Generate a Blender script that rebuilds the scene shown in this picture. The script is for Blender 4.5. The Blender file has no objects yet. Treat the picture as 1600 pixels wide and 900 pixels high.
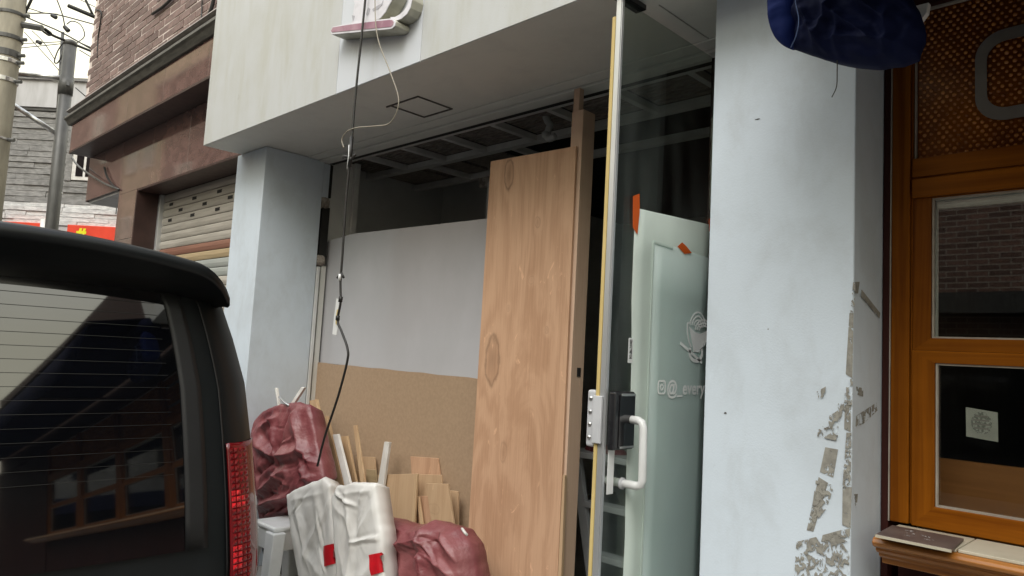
import bpy, bmesh, math, random
from mathutils import Vector, Matrix, noise
from mathutils.bvhtree import BVHTree

SC = bpy.context.scene
COL = SC.collection
R = math.radians
random.seed(7)

# ------------------------------------------------------------------ camera
cam_d = bpy.data.cameras.new('camera')
cam_d.sensor_width = 36.0
cam_d.lens = 25.6
cam_d.clip_start = 0.05
cam_d.clip_end = 500
cam = bpy.data.objects.new('camera', cam_d)
COL.objects.link(cam)
rt = (0.71342, 0.69859, 0.05486); up = (0.02503, -0.10364, 0.99430); bk = (0.70029, -0.70798, -0.09142)
cam.matrix_world = Matrix(((rt[0], up[0], bk[0], 0), (rt[1], up[1], bk[1], 0), (rt[2], up[2], bk[2], 1.5), (0, 0, 0, 1)))
SC.camera = cam

# ------------------------------------------------------------------ sky, sun, exposure
SUN_EL, SUN_AZ = R(48), R(155)            # overcast: a broad soft sun, high over the street
W = bpy.data.worlds.new('World')
SC.world = W
W.use_nodes = True
wt = W.node_tree
wt.nodes.clear()
wo = wt.nodes.new('ShaderNodeOutputWorld')
wb = wt.nodes.new('ShaderNodeBackground')
sky = wt.nodes.new('ShaderNodeTexSky')
sky.sky_type = 'NISHITA'; sky.sun_disc = False
sky.sun_elevation = SUN_EL; sky.sun_rotation = SUN_AZ
sky.air_density = 1.2; sky.dust_density = 4.0
hs = wt.nodes.new('ShaderNodeHueSaturation'); hs.inputs['Saturation'].default_value = 0.35
tc = wt.nodes.new('ShaderNodeTexCoord')
cn = wt.nodes.new('ShaderNodeTexNoise'); cn.inputs['Scale'].default_value = 2.2; cn.inputs['Detail'].default_value = 5
cr = wt.nodes.new('ShaderNodeMapRange')
cr.inputs['From Min'].default_value = 0.3; cr.inputs['From Max'].default_value = 0.7
cr.inputs['To Min'].default_value = 15.5; cr.inputs['To Max'].default_value = 18.5
cc = wt.nodes.new('ShaderNodeVectorMath'); cc.operation = 'SCALE'
sz = wt.nodes.new('ShaderNodeSeparateXYZ')
el = wt.nodes.new('ShaderNodeValToRGB')                 # overcast dome: warm and dimmer towards the horizon, cool and bright overhead
el.color_ramp.elements[0].position = 0.0; el.color_ramp.elements[0].color = (0.62, 0.58, 0.42, 1)
el.color_ramp.elements[1].position = 1.0; el.color_ramp.elements[1].color = (0.98, 1.03, 1.13, 1)
e2 = el.color_ramp.elements.new(0.45); e2.color = (0.74, 0.715, 0.56, 1)
wt.links.new(tc.outputs['Generated'], sz.inputs[0]); wt.links.new(sz.outputs[2], el.inputs[0]); wt.links.new(el.outputs[0], cc.inputs[0])
mx = wt.nodes.new('ShaderNodeMixRGB'); mx.inputs['Fac'].default_value = 0.82
wt.links.new(sky.outputs[0], hs.inputs['Color'])
wt.links.new(tc.outputs['Generated'], cn.inputs['Vector'])
wt.links.new(cn.outputs['Fac'], cr.inputs['Value'])
wt.links.new(cr.outputs[0], cc.inputs['Scale'])
wt.links.new(hs.outputs[0], mx.inputs[1]); wt.links.new(cc.outputs[0], mx.inputs[2])
wt.links.new(mx.outputs[0], wb.inputs['Color'])
wb.inputs['Strength'].default_value = 0.115
wt.links.new(wb.outputs[0], wo.inputs['Surface'])

sun_d = bpy.data.lights.new('sun', 'SUN')
sun_d.energy = 1.4; sun_d.angle = R(30); sun_d.color = (1.0, 0.96, 0.9)
sun = bpy.data.objects.new('sun', sun_d); COL.objects.link(sun)
sd = Vector((math.sin(SUN_AZ) * math.cos(SUN_EL), math.cos(SUN_AZ) * math.cos(SUN_EL), math.sin(SUN_EL)))
sun.rotation_euler = sd.to_track_quat('Z', 'Y').to_euler()
SC.view_settings.view_transform = 'Standard'
SC.view_settings.look = 'None'
SC.view_settings.exposure = 0.45
SC.view_settings.gamma = 1.0
SC.cycles.use_denoising = True
SC.cycles.max_bounces = 8
SC.cycles.transparent_max_bounces = 12

# ------------------------------------------------------------------ helpers: materials
def _new(name):
    m = bpy.data.materials.new(name); m.use_nodes = True
    t = m.node_tree
    return m, t, t.nodes['Principled BSDF']

def L(t, a, b): t.links.new(a, b)

def node(t, kind, **kw):
    n = t.nodes.new('ShaderNode' + kind)
    for k, v in kw.items():
        if k in n.inputs: n.inputs[k].default_value = v
        else: setattr(n, k, v)
    return n

def rgba(c): return (c[0], c[1], c[2], 1.0)

def math_n(t, op, a, b=None, clamp=False):
    n = t.nodes.new('ShaderNodeMath'); n.operation = op; n.use_clamp = clamp
    for i, v in enumerate((a, b)):
        if v is None: continue
        if isinstance(v, (int, float)): n.inputs[i].default_value = v
        else: L(t, v, n.inputs[i])
    return n.outputs[0]

def mix(t, fac, a, b, blend='MIX'):
    n = t.nodes.new('ShaderNodeMixRGB'); n.blend_type = blend
    if isinstance(fac, (int, float)): n.inputs[0].default_value = fac
    else: L(t, fac, n.inputs[0])
    for i, v in ((1, a), (2, b)):
        if isinstance(v, tuple): n.inputs[i].default_value = rgba(v)
        else: L(t, v, n.inputs[i])
    return n.outputs[0]

def coords(t, stretch=(1, 1, 1), rand=False):
    c = node(t, 'TexCoord'); mp = node(t, 'Mapping'); mp.inputs['Scale'].default_value = stretch
    src = c.outputs['Object']
    if not rand: src = node(t, 'NewGeometry').outputs['Position']
    if rand:
        oi = node(t, 'ObjectInfo')
        va = node(t, 'VectorMath', operation='ADD')
        sc = node(t, 'VectorMath', operation='SCALE'); sc.inputs[0].default_value = (37.1, 17.3, 51.7)
        L(t, oi.outputs['Random'], sc.inputs['Scale'])
        L(t, src, va.inputs[0]); L(t, sc.outputs[0], va.inputs[1]); src = va.outputs[0]
    L(t, src, mp.inputs['Vector'])
    return mp.outputs[0]

def noise_n(t, vec, scale, detail=6, rough=0.55, dist=0.0):
    n = node(t, 'TexNoise', Scale=scale, Detail=detail, Roughness=rough, Distortion=dist)
    L(t, vec, n.inputs['Vector'])
    return n.outputs['Fac']

def ramp(t, val, lo, hi):
    n = node(t, 'MapRange', interpolation_type='SMOOTHSTEP')
    n.inputs['From Min'].default_value = lo; n.inputs['From Max'].default_value = hi
    L(t, val, n.inputs['Value'])
    return n.outputs[0]

def bump_n(t, p, h, strength, dist=0.01):
    b = node(t, 'Bump', Strength=strength, Distance=dist)
    L(t, h, b.inputs['Height']); L(t, b.outputs[0], p.inputs['Normal'])

def mat(name, c1, c2=None, rough=0.6, scale=6, stretch=(1, 1, 1), lo=0.35, hi=0.65, bump=0.0, bscale=None,
        metal=0.0, spec=0.5, coat=0.0, rand=0.0, ior=None, rv=0.08, bdist=0.01):
    m, t, p = _new(name)
    v = coords(t, stretch, rand=rand > 0)
    c2 = c2 or tuple(x * 0.85 for x in c1)
    n1 = noise_n(t, v, scale)
    c = mix(t, ramp(t, n1, lo, hi), c1, c2)
    if rand:
        oi = node(t, 'ObjectInfo')
        h = node(t, 'HueSaturation')
        L(t, math_n(t, 'MULTIPLY_ADD', oi.outputs['Random'], rand), h.inputs['Value'])
        h.inputs['Value'].links[0].from_node.inputs[2].default_value = 1 - rand / 2
        L(t, c, h.inputs['Color']); c = h.outputs[0]
    L(t, c, p.inputs['Base Color'])
    n2 = noise_n(t, v, (bscale or scale * 4), 5)
    rr = math_n(t, 'MULTIPLY_ADD', n2, rv * 2); rr.node.inputs[2].default_value = max(rough - rv, 0.02)
    L(t, rr, p.inputs['Roughness'])
    p.inputs['Metallic'].default_value = metal
    p.inputs['Specular IOR Level'].default_value = spec
    p.inputs['Coat Weight'].default_value = coat
    p.inputs['Coat Roughness'].default_value = 0.08
    if ior: p.inputs['IOR'].default_value = ior
    if bump: bump_n(t, p, n2, bump, bdist)
    return m

def stain_paint(name, base, dirt, amount=0.5, rough=0.55, zstretch=0.25, patch=None, patch_col=None, smudge=None):
    """painted wall with vertical rain streaks, blotches and fine roller texture"""
    m, t, p = _new(name)
    v = coords(t, (1, 1, zstretch)); v2 = coords(t)
    s = noise_n(t, v, 7, 8, 0.65, 0.3); b = noise_n(t, v2, 1.7, 6, 0.6)
    f = math_n(t, 'MULTIPLY', ramp(t, s, 0.42, 0.78), amount)
    c = mix(t, f, base, dirt)
    c = mix(t, math_n(t, 'MULTIPLY', ramp(t, b, 0.4, 0.75), amount * 0.6), c, tuple(x * 0.9 for x in dirt))
    sx = node(t, 'SeparateXYZ'); L(t, v2, sx.inputs[0])
    if patch:                                # a cleaner area where an older panel was taken down
        x0, x1, z0, z1 = patch
        def box1(o, a, b_, w):
            return math_n(t, 'MULTIPLY', ramp(t, o, a - w, a + w), math_n(t, 'SUBTRACT', 1.0, ramp(t, o, b_ - w, b_ + w)))
        k = math_n(t, 'MULTIPLY', box1(sx.outputs[0], x0, x1, 0.006), box1(sx.outputs[2], z0, z1, 0.02))
        k2 = math_n(t, 'MULTIPLY', k, math_n(t, 'SUBTRACT', 1.0, math_n(t, 'MULTIPLY', ramp(t, s, 0.5, 0.75), 0.5)))
        c = mix(t, k2, c, patch_col)
    sm = noise_n(t, v2, 14, 8, 0.7, 0.6)
    c = mix(t, math_n(t, 'MULTIPLY', ramp(t, sm, 0.64, 0.74), smudge or 0.25), c, tuple(x * 0.55 for x in dirt))
    L(t, c, p.inputs['Base Color'])
    p.inputs['Roughness'].default_value = rough
    bump_n(t, p, noise_n(t, v2, 160, 3), 0.12, 0.004)
    return m

def ply_mat(name, c1, c2, knots, k=38.0):
    """rotary cut plywood veneer: long wavy vertical grain bending round knots"""
    m, t, p = _new(name)
    v = coords(t)
    sx = node(t, 'SeparateXYZ'); L(t, v, sx.inputs[0]); X, Z = sx.outputs[0], sx.outputs[2]
    vs = coords(t, (1.6, 1.0, 0.33))
    wob = noise_n(t, vs, 2.9, 6, 0.6, 0.8)
    ph = math_n(t, 'ADD', math_n(t, 'MULTIPLY', X, k), math_n(t, 'MULTIPLY', wob, 26.0))
    dark = None
    for (kx, kz, rx, rz, s) in knots:
        dx = math_n(t, 'DIVIDE', math_n(t, 'SUBTRACT', X, kx), rx); dz = math_n(t, 'DIVIDE', math_n(t, 'SUBTRACT', Z, kz), rz)
        d2 = math_n(t, 'ADD', math_n(t, 'MULTIPLY', dx, dx), math_n(t, 'MULTIPLY', dz, dz))
        g = math_n(t, 'POWER', 2.718, math_n(t, 'MULTIPLY', d2, -0.35))
        ph = math_n(t, 'ADD', ph, math_n(t, 'MULTIPLY', g, 9.0 * s))
        rr_ = math_n(t, 'ADD', math_n(t, 'SQRT', d2), math_n(t, 'MULTIPLY', math_n(t, 'SUBTRACT', noise_n(t, coords(t, (1, 1, 0.5)), 30, 3), 0.5), 0.7))
        ring = math_n(t, 'POWER', 2.718, math_n(t, 'MULTIPLY', math_n(t, 'POWER', math_n(t, 'SUBTRACT', rr_, 0.85), 2.0), -70.0))
        core = math_n(t, 'POWER', 2.718, math_n(t, 'MULTIPLY', d2, -3.0))
        q = math_n(t, 'MULTIPLY', math_n(t, 'ADD', math_n(t, 'MULTIPLY', ring, 0.6), math_n(t, 'MULTIPLY', core, 0.40)), s)
        dark = q if dark is None else math_n(t, 'MAXIMUM', dark, q)
    w = math_n(t, 'MULTIPLY_ADD', math_n(t, 'SINE', ph), 0.5); w.node.inputs[2].default_value = 0.5
    fib = noise_n(t, coords(t, (70, 70, 1.2)), 2.0, 4)
    blot = noise_n(t, coords(t, (1, 1, 0.5)), 3.0, 5)
    f = math_n(t, 'ADD', math_n(t, 'MULTIPLY', w, 0.17), math_n(t, 'MULTIPLY', fib, 0.45))
    f = math_n(t, 'ADD', f, math_n(t, 'MULTIPLY', blot, 0.35))
    c = mix(t, ramp(t, f, 0.3, 0.85), c1, c2)
    if dark is not None: c = mix(t, dark, c, tuple(x * 0.4 for x in c2))
    nicks = noise_n(t, coords(t, (1, 1, 0.45)), 17, 4, 0.6, 1.2)
    c = mix(t, math_n(t, 'MULTIPLY', ramp(t, nicks, 0.66, 0.74), 0.5), c, tuple(min(1, x * 1.45) for x in c1))
    L(t, c, p.inputs['Base Color'])
    p.inputs['Roughness'].default_value = 0.62
    bump_n(t, p, f, 0.12, 0.004)
    return m

def wood_mat(name, c1, c2, rough=0.4, axis='Z', coat=0.0, dens=1.0, rand=0.15, spec=0.5):
    m, t, p = _new(name)
    st = {'Z': (26, 26, 0.9), 'X': (0.9, 26, 26), 'Y': (26, 0.9, 26)}[axis]
    v = coords(t, tuple(s * dens for s in st), rand=True)
    a = noise_n(t, v, 1.0, 8, 0.62, 0.8)
    b = noise_n(t, coords(t), 3.2, 4)
    f = math_n(t, 'ADD', math_n(t, 'MULTIPLY', a, 0.75), math_n(t, 'MULTIPLY', b, 0.3))
    c = mix(t, ramp(t, f, 0.34, 0.72), c1, c2)
    oi = node(t, 'ObjectInfo'); h = node(t, 'HueSaturation')
    vv = math_n(t, 'MULTIPLY_ADD', oi.outputs['Random'], rand); vv.node.inputs[2].default_value = 1 - rand / 2
    L(t, vv, h.inputs['Value']); L(t, c, h.inputs['Color']); L(t, h.outputs[0], p.inputs['Base Color'])
    p.inputs['Roughness'].default_value = rough
    p.inputs['Coat Weight'].default_value = coat; p.inputs['Coat Roughness'].default_value = 0.15
    p.inputs['Specular IOR Level'].default_value = spec
    bump_n(t, p, a, 0.15, 0.003)
    return m

def thin_glass(name, tint, refl=0.06, rough=0.0, dirt=0.0):
    m, t, p = _new(name)
    t.nodes.remove(p)
    out = t.nodes['Material Output']
    tr = node(t, 'BsdfTransparent'); tr.inputs['Color'].default_value = rgba(tint)
    gl = node(t, 'BsdfGlossy', Roughness=rough); gl.inputs['Color'].default_value = (1, 1, 1, 1)
    g_ = node(t, 'NewGeometry'); dt = node(t, 'VectorMath', operation='DOT_PRODUCT')
    L(t, g_.outputs['Normal'], dt.inputs[0]); L(t, g_.outputs['Incoming'], dt.inputs[1])
    k_ = math_n(t, 'POWER', math_n(t, 'SUBTRACT', 1.0, math_n(t, 'ABSOLUTE', dt.outputs['Value']), clamp=True), 5.0)
    f = math_n(t, 'MULTIPLY_ADD', k_, 1.0 - refl, clamp=True); f.node.inputs[2].default_value = refl     # Schlick, the same from both sides
    ms = node(t, 'MixShader'); L(t, f, ms.inputs[0]); L(t, tr.outputs[0], ms.inputs[1]); L(t, gl.outputs[0], ms.inputs[2])
    sh = ms.outputs[0]
    if dirt:
        df = node(t, 'BsdfDiffuse'); df.inputs['Color'].default_value = (0.55, 0.58, 0.56, 1)
        m2 = node(t, 'MixShader')
        nn = noise_n(t, coords(t, (1, 3, 0.5)), 4, 6)
        L(t, math_n(t, 'MULTIPLY', ramp(t, nn, 0.3, 0.8), dirt), m2.inputs[0])
        L(t, sh, m2.inputs[1]); L(t, df.outputs[0], m2.inputs[2]); sh = m2.outputs[0]
    L(t, sh, out.inputs['Surface'])
    return m

def sheet_mat(name, col, alpha, trans=0.4, scale=3, col2=None):
    """frosted film or paper: diffuse + translucent, partly see-through"""
    m, t, p = _new(name); t.nodes.remove(p)
    out = t.nodes['Material Output']
    n = noise_n(t, coords(t, (1, 1, 0.6)), scale, 6)
    c = mix(t, ramp(t, n, 0.3, 0.75), col, col2 or tuple(x * 0.86 for x in col))
    d = node(t, 'BsdfDiffuse'); tl = node(t, 'BsdfTranslucent'); gl = node(t, 'BsdfGlossy', Roughness=0.25)
    L(t, c, d.inputs['Color']); L(t, c, tl.inputs['Color'])
    a = node(t, 'MixShader'); a.inputs[0].default_value = trans
    L(t, d.outputs[0], a.inputs[1]); L(t, tl.outputs[0], a.inputs[2])
    g = node(t, 'MixShader'); g.inputs[0].default_value = 0.05
    L(t, a.outputs[0], g.inputs[1]); L(t, gl.outputs[0], g.inputs[2])
    tr = node(t, 'BsdfTransparent'); tr.inputs['Color'].default_value = (0.9, 0.96, 0.93, 1)
    b = node(t, 'MixShader'); b.inputs[0].default_value = alpha
    L(t, tr.outputs[0], b.inputs[1]); L(t, g.outputs[0], b.inputs[2])
    L(t, b.outputs[0], out.inputs['Surface'])
    return m

def torn_mat(name, col, col2, cover, scale=30):
    """glue and grey render left where tape pulled paint away: ragged, broken coverage"""
    m, t, p = _new(name)
    out = t.nodes['Material Output']
    c = mix(t, ramp(t, noise_n(t, coords(t), 45, 6), 0.35, 0.65), col, col2)
    L(t, c, p.inputs['Base Color']); p.inputs['Roughness'].default_value = 0.85
    a = noise_n(t, coords(t, (1.0, 1, 0.7)), scale, 6, 0.6, 1.0)
    tr = node(t, 'BsdfTransparent'); ms = node(t, 'MixShader')
    L(t, ramp(t, a, 1 - cover - 0.015, 1 - cover + 0.015), ms.inputs[0])
    L(t, tr.outputs[0], ms.inputs[1]); L(t, p.outputs[0], ms.inputs[2])
    L(t, ms.outputs[0], out.inputs['Surface'])
    bump_n(t, p, noise_n(t, coords(t), 90, 4), 0.4, 0.004)
    return m

def emit_mat(name, col, s):
    m, t, p = _new(name)
    p.inputs['Base Color'].default_value = rgba(col)
    p.inputs['Emission Color'].default_value = rgba(col); p.inputs['Emission Strength'].default_value = s
    return m

# ------------------------------------------------------------------ helpers: meshes
OFF = {}
class MB:
    def __init__(s): s.bm = bmesh.new()
    def box(s, x0, x1, y0, y1, z0, z1, jit=0.0):
        j = lambda: random.uniform(-jit, jit) if jit else 0.0
        v = [s.bm.verts.new((x + j(), y + j(), z + j())) for x in (x0, x1) for y in (y0, y1) for z in (z0, z1)]
        for f in ((0, 1, 3, 2), (4, 6, 7, 5), (0, 4, 5, 1), (2, 3, 7, 6), (0, 2, 6, 4), (1, 5, 7, 3)):
            s.bm.faces.new([v[i] for i in f])
        return s
    def prism(s, pts, axis, a, b):
        """extrude polygon pts along axis between a and b; pts are the other two coordinates in xyz order"""
        def P(p, d):
            return {'X': (d, p[0], p[1]), 'Y': (p[0], d, p[1]), 'Z': (p[0], p[1], d)}[axis]
        A = [s.bm.verts.new(P(p, a)) for p in pts]; B = [s.bm.verts.new(P(p, b)) for p in pts]
        s.bm.faces.new(A); s.bm.faces.new(B[::-1])
        n = len(pts)
        for i in range(n): s.bm.faces.new((A[i], B[i], B[(i + 1) % n], A[(i + 1) % n]))
        return s
    def hexa(s, c8):
        v = [s.bm.verts.new(c) for c in c8]
        for f in ((0, 1, 2, 3), (4, 7, 6, 5), (0, 4, 5, 1), (1, 5, 6, 2), (2, 6, 7, 3), (3, 7, 4, 0)):
            s.bm.faces.new([v[i] for i in f])
        return s
    def tube(s, pts, r, n=8, cap=True, closed=False):
        pts = [Vector(p) for p in pts]; rings = []
        up_ = Vector((0.13, 0.21, 1)).normalized(); prev = None
        N = len(pts)
        for i, p in enumerate(pts):
            a = pts[i - 1] if (i or closed) else p; b = pts[(i + 1) % N] if (i < N - 1 or closed) else p
            d = (b - a).normalized()
            if prev is None:
                u = d.cross(up_)
                if u.length < 1e-3: u = d.cross(Vector((1, 0, 0)))
            else: u = prev - d * prev.dot(d)
            u.normalize(); w = d.cross(u); prev = u
            rr = r[i] if isinstance(r, (list, tuple)) else r
            rings.append([s.bm.verts.new(p + (u * math.cos(t) + w * math.sin(t)) * rr) for t in [2 * math.pi * k / n for k in range(n)]])
        for i in range(N if closed else N - 1):
            A, B = rings[i], rings[(i + 1) % N]
            for k in range(n): s.bm.faces.new((A[k], A[(k + 1) % n], B[(k + 1) % n], B[k]))
        if cap and not closed: s.bm.faces.new(rings[0][::-1]); s.bm.faces.new(rings[-1])
        return s
    def grid(s, rows, flip=False):
        V = [[s.bm.verts.new(p) for p in r] for r in rows]
        for i in range(len(V) - 1):
            for j in range(len(V[0]) - 1):
                q = (V[i][j], V[i][j + 1], V[i + 1][j + 1], V[i + 1][j])
                try: s.bm.faces.new(q[::-1] if flip else q)
                except ValueError: pass
        return V
    def dome(s, c, r, axis=(0, -1, 0), h=None, n=6, base=False):
        a = Vector(axis).normalized(); u = a.orthogonal().normalized(); w = a.cross(u); c = Vector(c); h = h or r
        r1 = [s.bm.verts.new(c + (u * math.cos(t) + w * math.sin(t)) * r) for t in [2 * math.pi * k / n for k in range(n)]]
        r2 = [s.bm.verts.new(c + (u * math.cos(t) + w * math.sin(t)) * r * 0.7 + a * h * 0.7) for t in [2 * math.pi * k / n for k in range(n)]]
        top = s.bm.verts.new(c + a * h)
        for k in range(n):
            s.bm.faces.new((r1[k], r1[(k + 1) % n], r2[(k + 1) % n], r2[k]))
            s.bm.faces.new((r2[k], r2[(k + 1) % n], top))
        return s
    def build(s, name, m, parent=None, smooth=False, bev=0.0, loc=None, seg=2, mats=None, solid=0.0):
        me = bpy.data.meshes.new(name)
        bmesh.ops.recalc_face_normals(s.bm, faces=s.bm.faces[:])
        off = OFF[parent] if parent is not None else Vector(loc or (0, 0, 0))
        if off.length: bmesh.ops.translate(s.bm, verts=s.bm.verts[:], vec=-off)
        s.bm.to_mesh(me); s.bm.free()
        if smooth:
            for p in me.polygons: p.use_smooth = True
        me.materials.append(m)
        for k in (mats or []): me.materials.append(k)
        o = bpy.data.objects.new(name, me); COL.objects.link(o)
        if parent is not None: o.parent = parent; OFF[o] = OFF[parent]
        else: o.location = off; OFF[o] = off
        if solid:
            md = o.modifiers.new('solid', 'SOLIDIFY'); md.thickness = solid; md.offset = 0
        if bev:
            md = o.modifiers.new('bevel', 'BEVEL'); md.width = bev; md.segments = seg; md.limit_method = 'ANGLE'; md.angle_limit = R(40)
            md.harden_normals = False
        return o

def tag(o, label=None, cat=None, group=None, kind=None):
    if label: o['label'] = label
    if cat: o['category'] = cat
    if group: o['group'] = group
    if kind: o['kind'] = kind
    return o

def thing(name, loc, label, cat, group=None):
    o = bpy.data.objects.new(name, None); COL.objects.link(o); o.location = loc
    o.empty_display_size = 0.2
    OFF[o] = Vector(loc)
    return tag(o, label, cat, group)

def inst(src, parent, loc=(0, 0, 0), rot=None, mesh=None):
    c = src.copy(); COL.objects.link(c)
    if mesh: c.data = mesh
    c.parent = parent; c.location = loc
    if rot: c.rotation_euler = rot
    return c

def spline(pts, n=8, closed=False):
    P = [Vector(p) for p in pts]; N = len(P); out = []
    rng = range(N if closed else N - 1)
    for i in rng:
        a = P[(i - 1) % N] if (closed or i > 0) else P[0] * 2 - P[1]
        b, c = P[i], P[(i + 1) % N]
        d = P[(i + 2) % N] if (closed or i < N - 2) else P[-1] * 2 - P[-2]
        for k in range(n):
            t = k / n
            out.append(0.5 * ((2 * b) + (c - a) * t + (2 * a - 5 * b + 4 * c - d) * t * t + (3 * b - a - 3 * c + d) * t ** 3))
    if not closed: out.append(P[-1])
    return out

def fbm(v, o=3):
    s, a, f = 0, 1, 1
    for _ in range(o):
        s += a * noise.noise(v * f); a *= 0.5; f *= 2.1
    return s

def ridge(v, o=3):
    s, a, f = 0, 1, 1
    for _ in range(o):
        s += a * (1 - abs(noise.noise(v * f)) * 2.2); a *= 0.5; f *= 1.9
    return s

def inflate(outline, Y, tf, tb, seed, amp, freq=4.0, stretch=(1, 1), hollow=0.6, sharp=6, jag=0.0, power=0.55):
    """a filled bag or a sheet over a heap: outline in XZ at distance Y, bulging tf to the street and tb to the wall"""
    b = spline([(x, 0, z) for x, z in outline], sharp, True); n = len(b)
    c = sum(b, Vector()) / n; mb = MB(); nr = 26
    def pt(i, r, side):
        B = b[i % n] + Vector((fbm(b[i % n] * 9 + Vector((seed, 0, 0))), 0, fbm(b[i % n] * 9 + Vector((0, seed, 7))))) * jag
        p = c + (B - c) * r
        h = max(0.0, 1 - r ** 2.6) ** power
        q = Vector((p.x * freq * stretch[0], seed * 3.1, p.z * freq * stretch[1]))
        w = Vector((fbm(q * 0.5 + Vector((5, 0, 0)), 2), 0, fbm(q * 0.5 + Vector((0, 9, 0)), 2))) * 1.4
        f = ridge(q + w, 3) - 0.9
        f2 = fbm(q * 0.45, 2)
        e = min(1.0, (1 - r) * 5)
        if side < 0: y = Y - tf * h - amp * f * e - amp * 1.6 * f2 * e
        else: y = Y + tb * h
        return (p.x, y, p.z)
    for side in (-1, 1):
        rows = [[pt(i, k / nr, side) for i in range(n + 1)] for k in range(1, nr + 1)]
        mb.grid(rows, side > 0)
        cen = mb.bm.verts.new(pt(0, 0.0, side)); mb.bm.verts.ensure_lookup_table()
    bmesh.ops.remove_doubles(mb.bm, verts=mb.bm.verts[:], dist=0.0008)
    bmesh.ops.holes_fill(mb.bm, edges=mb.bm.edges[:], sides=0)
    lone = [v for v in mb.bm.verts if not v.link_faces]
    bmesh.ops.delete(mb.bm, geom=lone, context='VERTS')
    bmesh.ops.recalc_face_normals(mb.bm, faces=mb.bm.faces[:])
    return mb

def crease(q):
    d, _ = noise.voronoi(q)
    return -(d[1] - d[0])

def seg_d(p, a, b):
    ab = b - a; t = max(0.0, min(1.0, (p - a).dot(ab) / max(1e-9, ab.length_squared)))
    return (p - a - ab * t).length, t

def crumple(outline, Y, tf, tb, seed, amp, freq, stretch, flat, sub=10, nr=64, folds=(), nrand=0):
    """a creased bag or tarpaulin: nearly flat faces broken by sharp folds, crisp uneven outline"""
    P = [Vector((x, 0, z)) for x, z in outline]; N = len(P); b = []
    for i in range(N):
        for k in range(sub):
            p = P[i].lerp(P[(i + 1) % N], k / sub)
            p += Vector((fbm(p * 11 + Vector((seed, 0, 0)), 2), 0, fbm(p * 11 + Vector((0, seed, 7)), 2))) * 0.009
            b.append(p)
    n = len(b); c = sum(b, Vector()) / n; mb = MB()
    rng = random.Random(int(seed * 10)); folds = list(folds)
    for _ in range(nrand):                                  # small random creases between the big folds
        q = c + (b[rng.randrange(n)] - c) * math.sqrt(rng.random()); a_ = rng.uniform(0, math.pi); l_ = rng.uniform(0.05, 0.16)
        folds.append(((q.x - math.cos(a_) * l_, q.z - math.sin(a_) * l_), (q.x + math.cos(a_) * l_, q.z + math.sin(a_) * l_), rng.uniform(-0.010, 0.016), rng.uniform(0.006, 0.014)))
    def pt(i, r, side):
        p = c + (b[i % n] - c) * r
        h = max(0.0, 1 - r ** flat) ** 0.6
        if side > 0: return (p.x, Y + tb * h, p.z)
        q = Vector((p.x * freq * stretch[0], seed * 3.1, p.z * freq * stretch[1]))
        w = Vector((fbm(q * 0.6 + Vector((5, 0, 0)), 2), 0, fbm(q * 0.6 + Vector((0, 9, 0)), 2))) * 0.55
        e = min(1.0, (1 - r) * 7)
        f = crease(q + w) + 0.5 * crease((q + w) * 2.3 + Vector((3, 1, 8))) + 0.22 * crease((q + w) * 5.1)
        g_ = fbm(q * 0.4 + Vector((2, 2, 2)), 2)
        fo = 0.0; pp = Vector((p.x + 0.012 * fbm(p * 7, 2), p.z + 0.012 * fbm(p * 7 + Vector((4, 4, 4)), 2)))
        for (fa, fb, am, wd) in folds:
            d_, t = seg_d(pp, Vector(fa), Vector(fb))
            fo += am * (math.exp(-d_ / wd) - 0.35 * math.exp(-(d_ / wd - 1.6) ** 2)) * (1 - 0.7 * abs(2 * t - 1) ** 3)
        return (p.x, Y - tf * h - (amp * (f + 0.6) + amp * 1.3 * g_ + fo) * e, p.z)
    for side in (-1, 1):
        m_ = nr if side < 0 else 10
        rows = [[pt(i, k / m_, side) for i in range(n + 1)] for k in range(1, m_ + 1)]
        mb.grid(rows, side > 0)
    bmesh.ops.remove_doubles(mb.bm, verts=mb.bm.verts[:], dist=0.0005)
    bmesh.ops.holes_fill(mb.bm, edges=[e for e in mb.bm.edges if e.is_boundary], sides=0)
    bmesh.ops.recalc_face_normals(mb.bm, faces=mb.bm.faces[:])
    return mb

def patch_on(mb, quad, n=16, off=0.0055):
    """a thin label lying on the street side of a bag: quad of XZ corners"""
    tree = BVHTree.FromBMesh(mb.bm); rows = []
    a, b, c, d = [Vector((x, z)) for x, z in quad]
    for i in range(n + 1):
        r = []
        for j in range(n + 1):
            u, v = j / n, i / n
            p = (a * (1 - u) + b * u) * (1 - v) + (d * (1 - u) + c * u) * v
            hit = tree.ray_cast(Vector((p.x, -5, p.y)), Vector((0, 1, 0)))[0]
            y = hit.y if hit else (r[-1][1] if r else 1.95)
            r.append((p.x, y - off, p.y))
        rows.append(r)
    ys = sorted(p[1] for q in rows for p in q); md = ys[len(ys) // 2]
    rows = [[(p[0], p[1] if abs(p[1] - md) < 0.05 else md, p[2]) for p in q] for q in rows]
    m2 = MB(); m2.grid(rows)
    return m2

def text_mesh(body, size, align='LEFT', extrude=0.0, spacing=1.0, line=1.0, bold=0.0):
    cu = bpy.data.curves.new('lettering', 'FONT'); cu.body = body; cu.size = size; cu.align_x = align
    cu.extrude = extrude; cu.space_character = spacing; cu.space_line = line; cu.offset = bold; cu.resolution_u = 4
    o = bpy.data.objects.new('lettering', cu); COL.objects.link(o)
    bpy.context.view_layer.update()
    dg = bpy.context.evaluated_depsgraph_get()
    me = bpy.data.meshes.new_from_object(o.evaluated_get(dg))
    bpy.data.objects.remove(o); bpy.data.curves.remove(cu)
    return me

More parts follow.
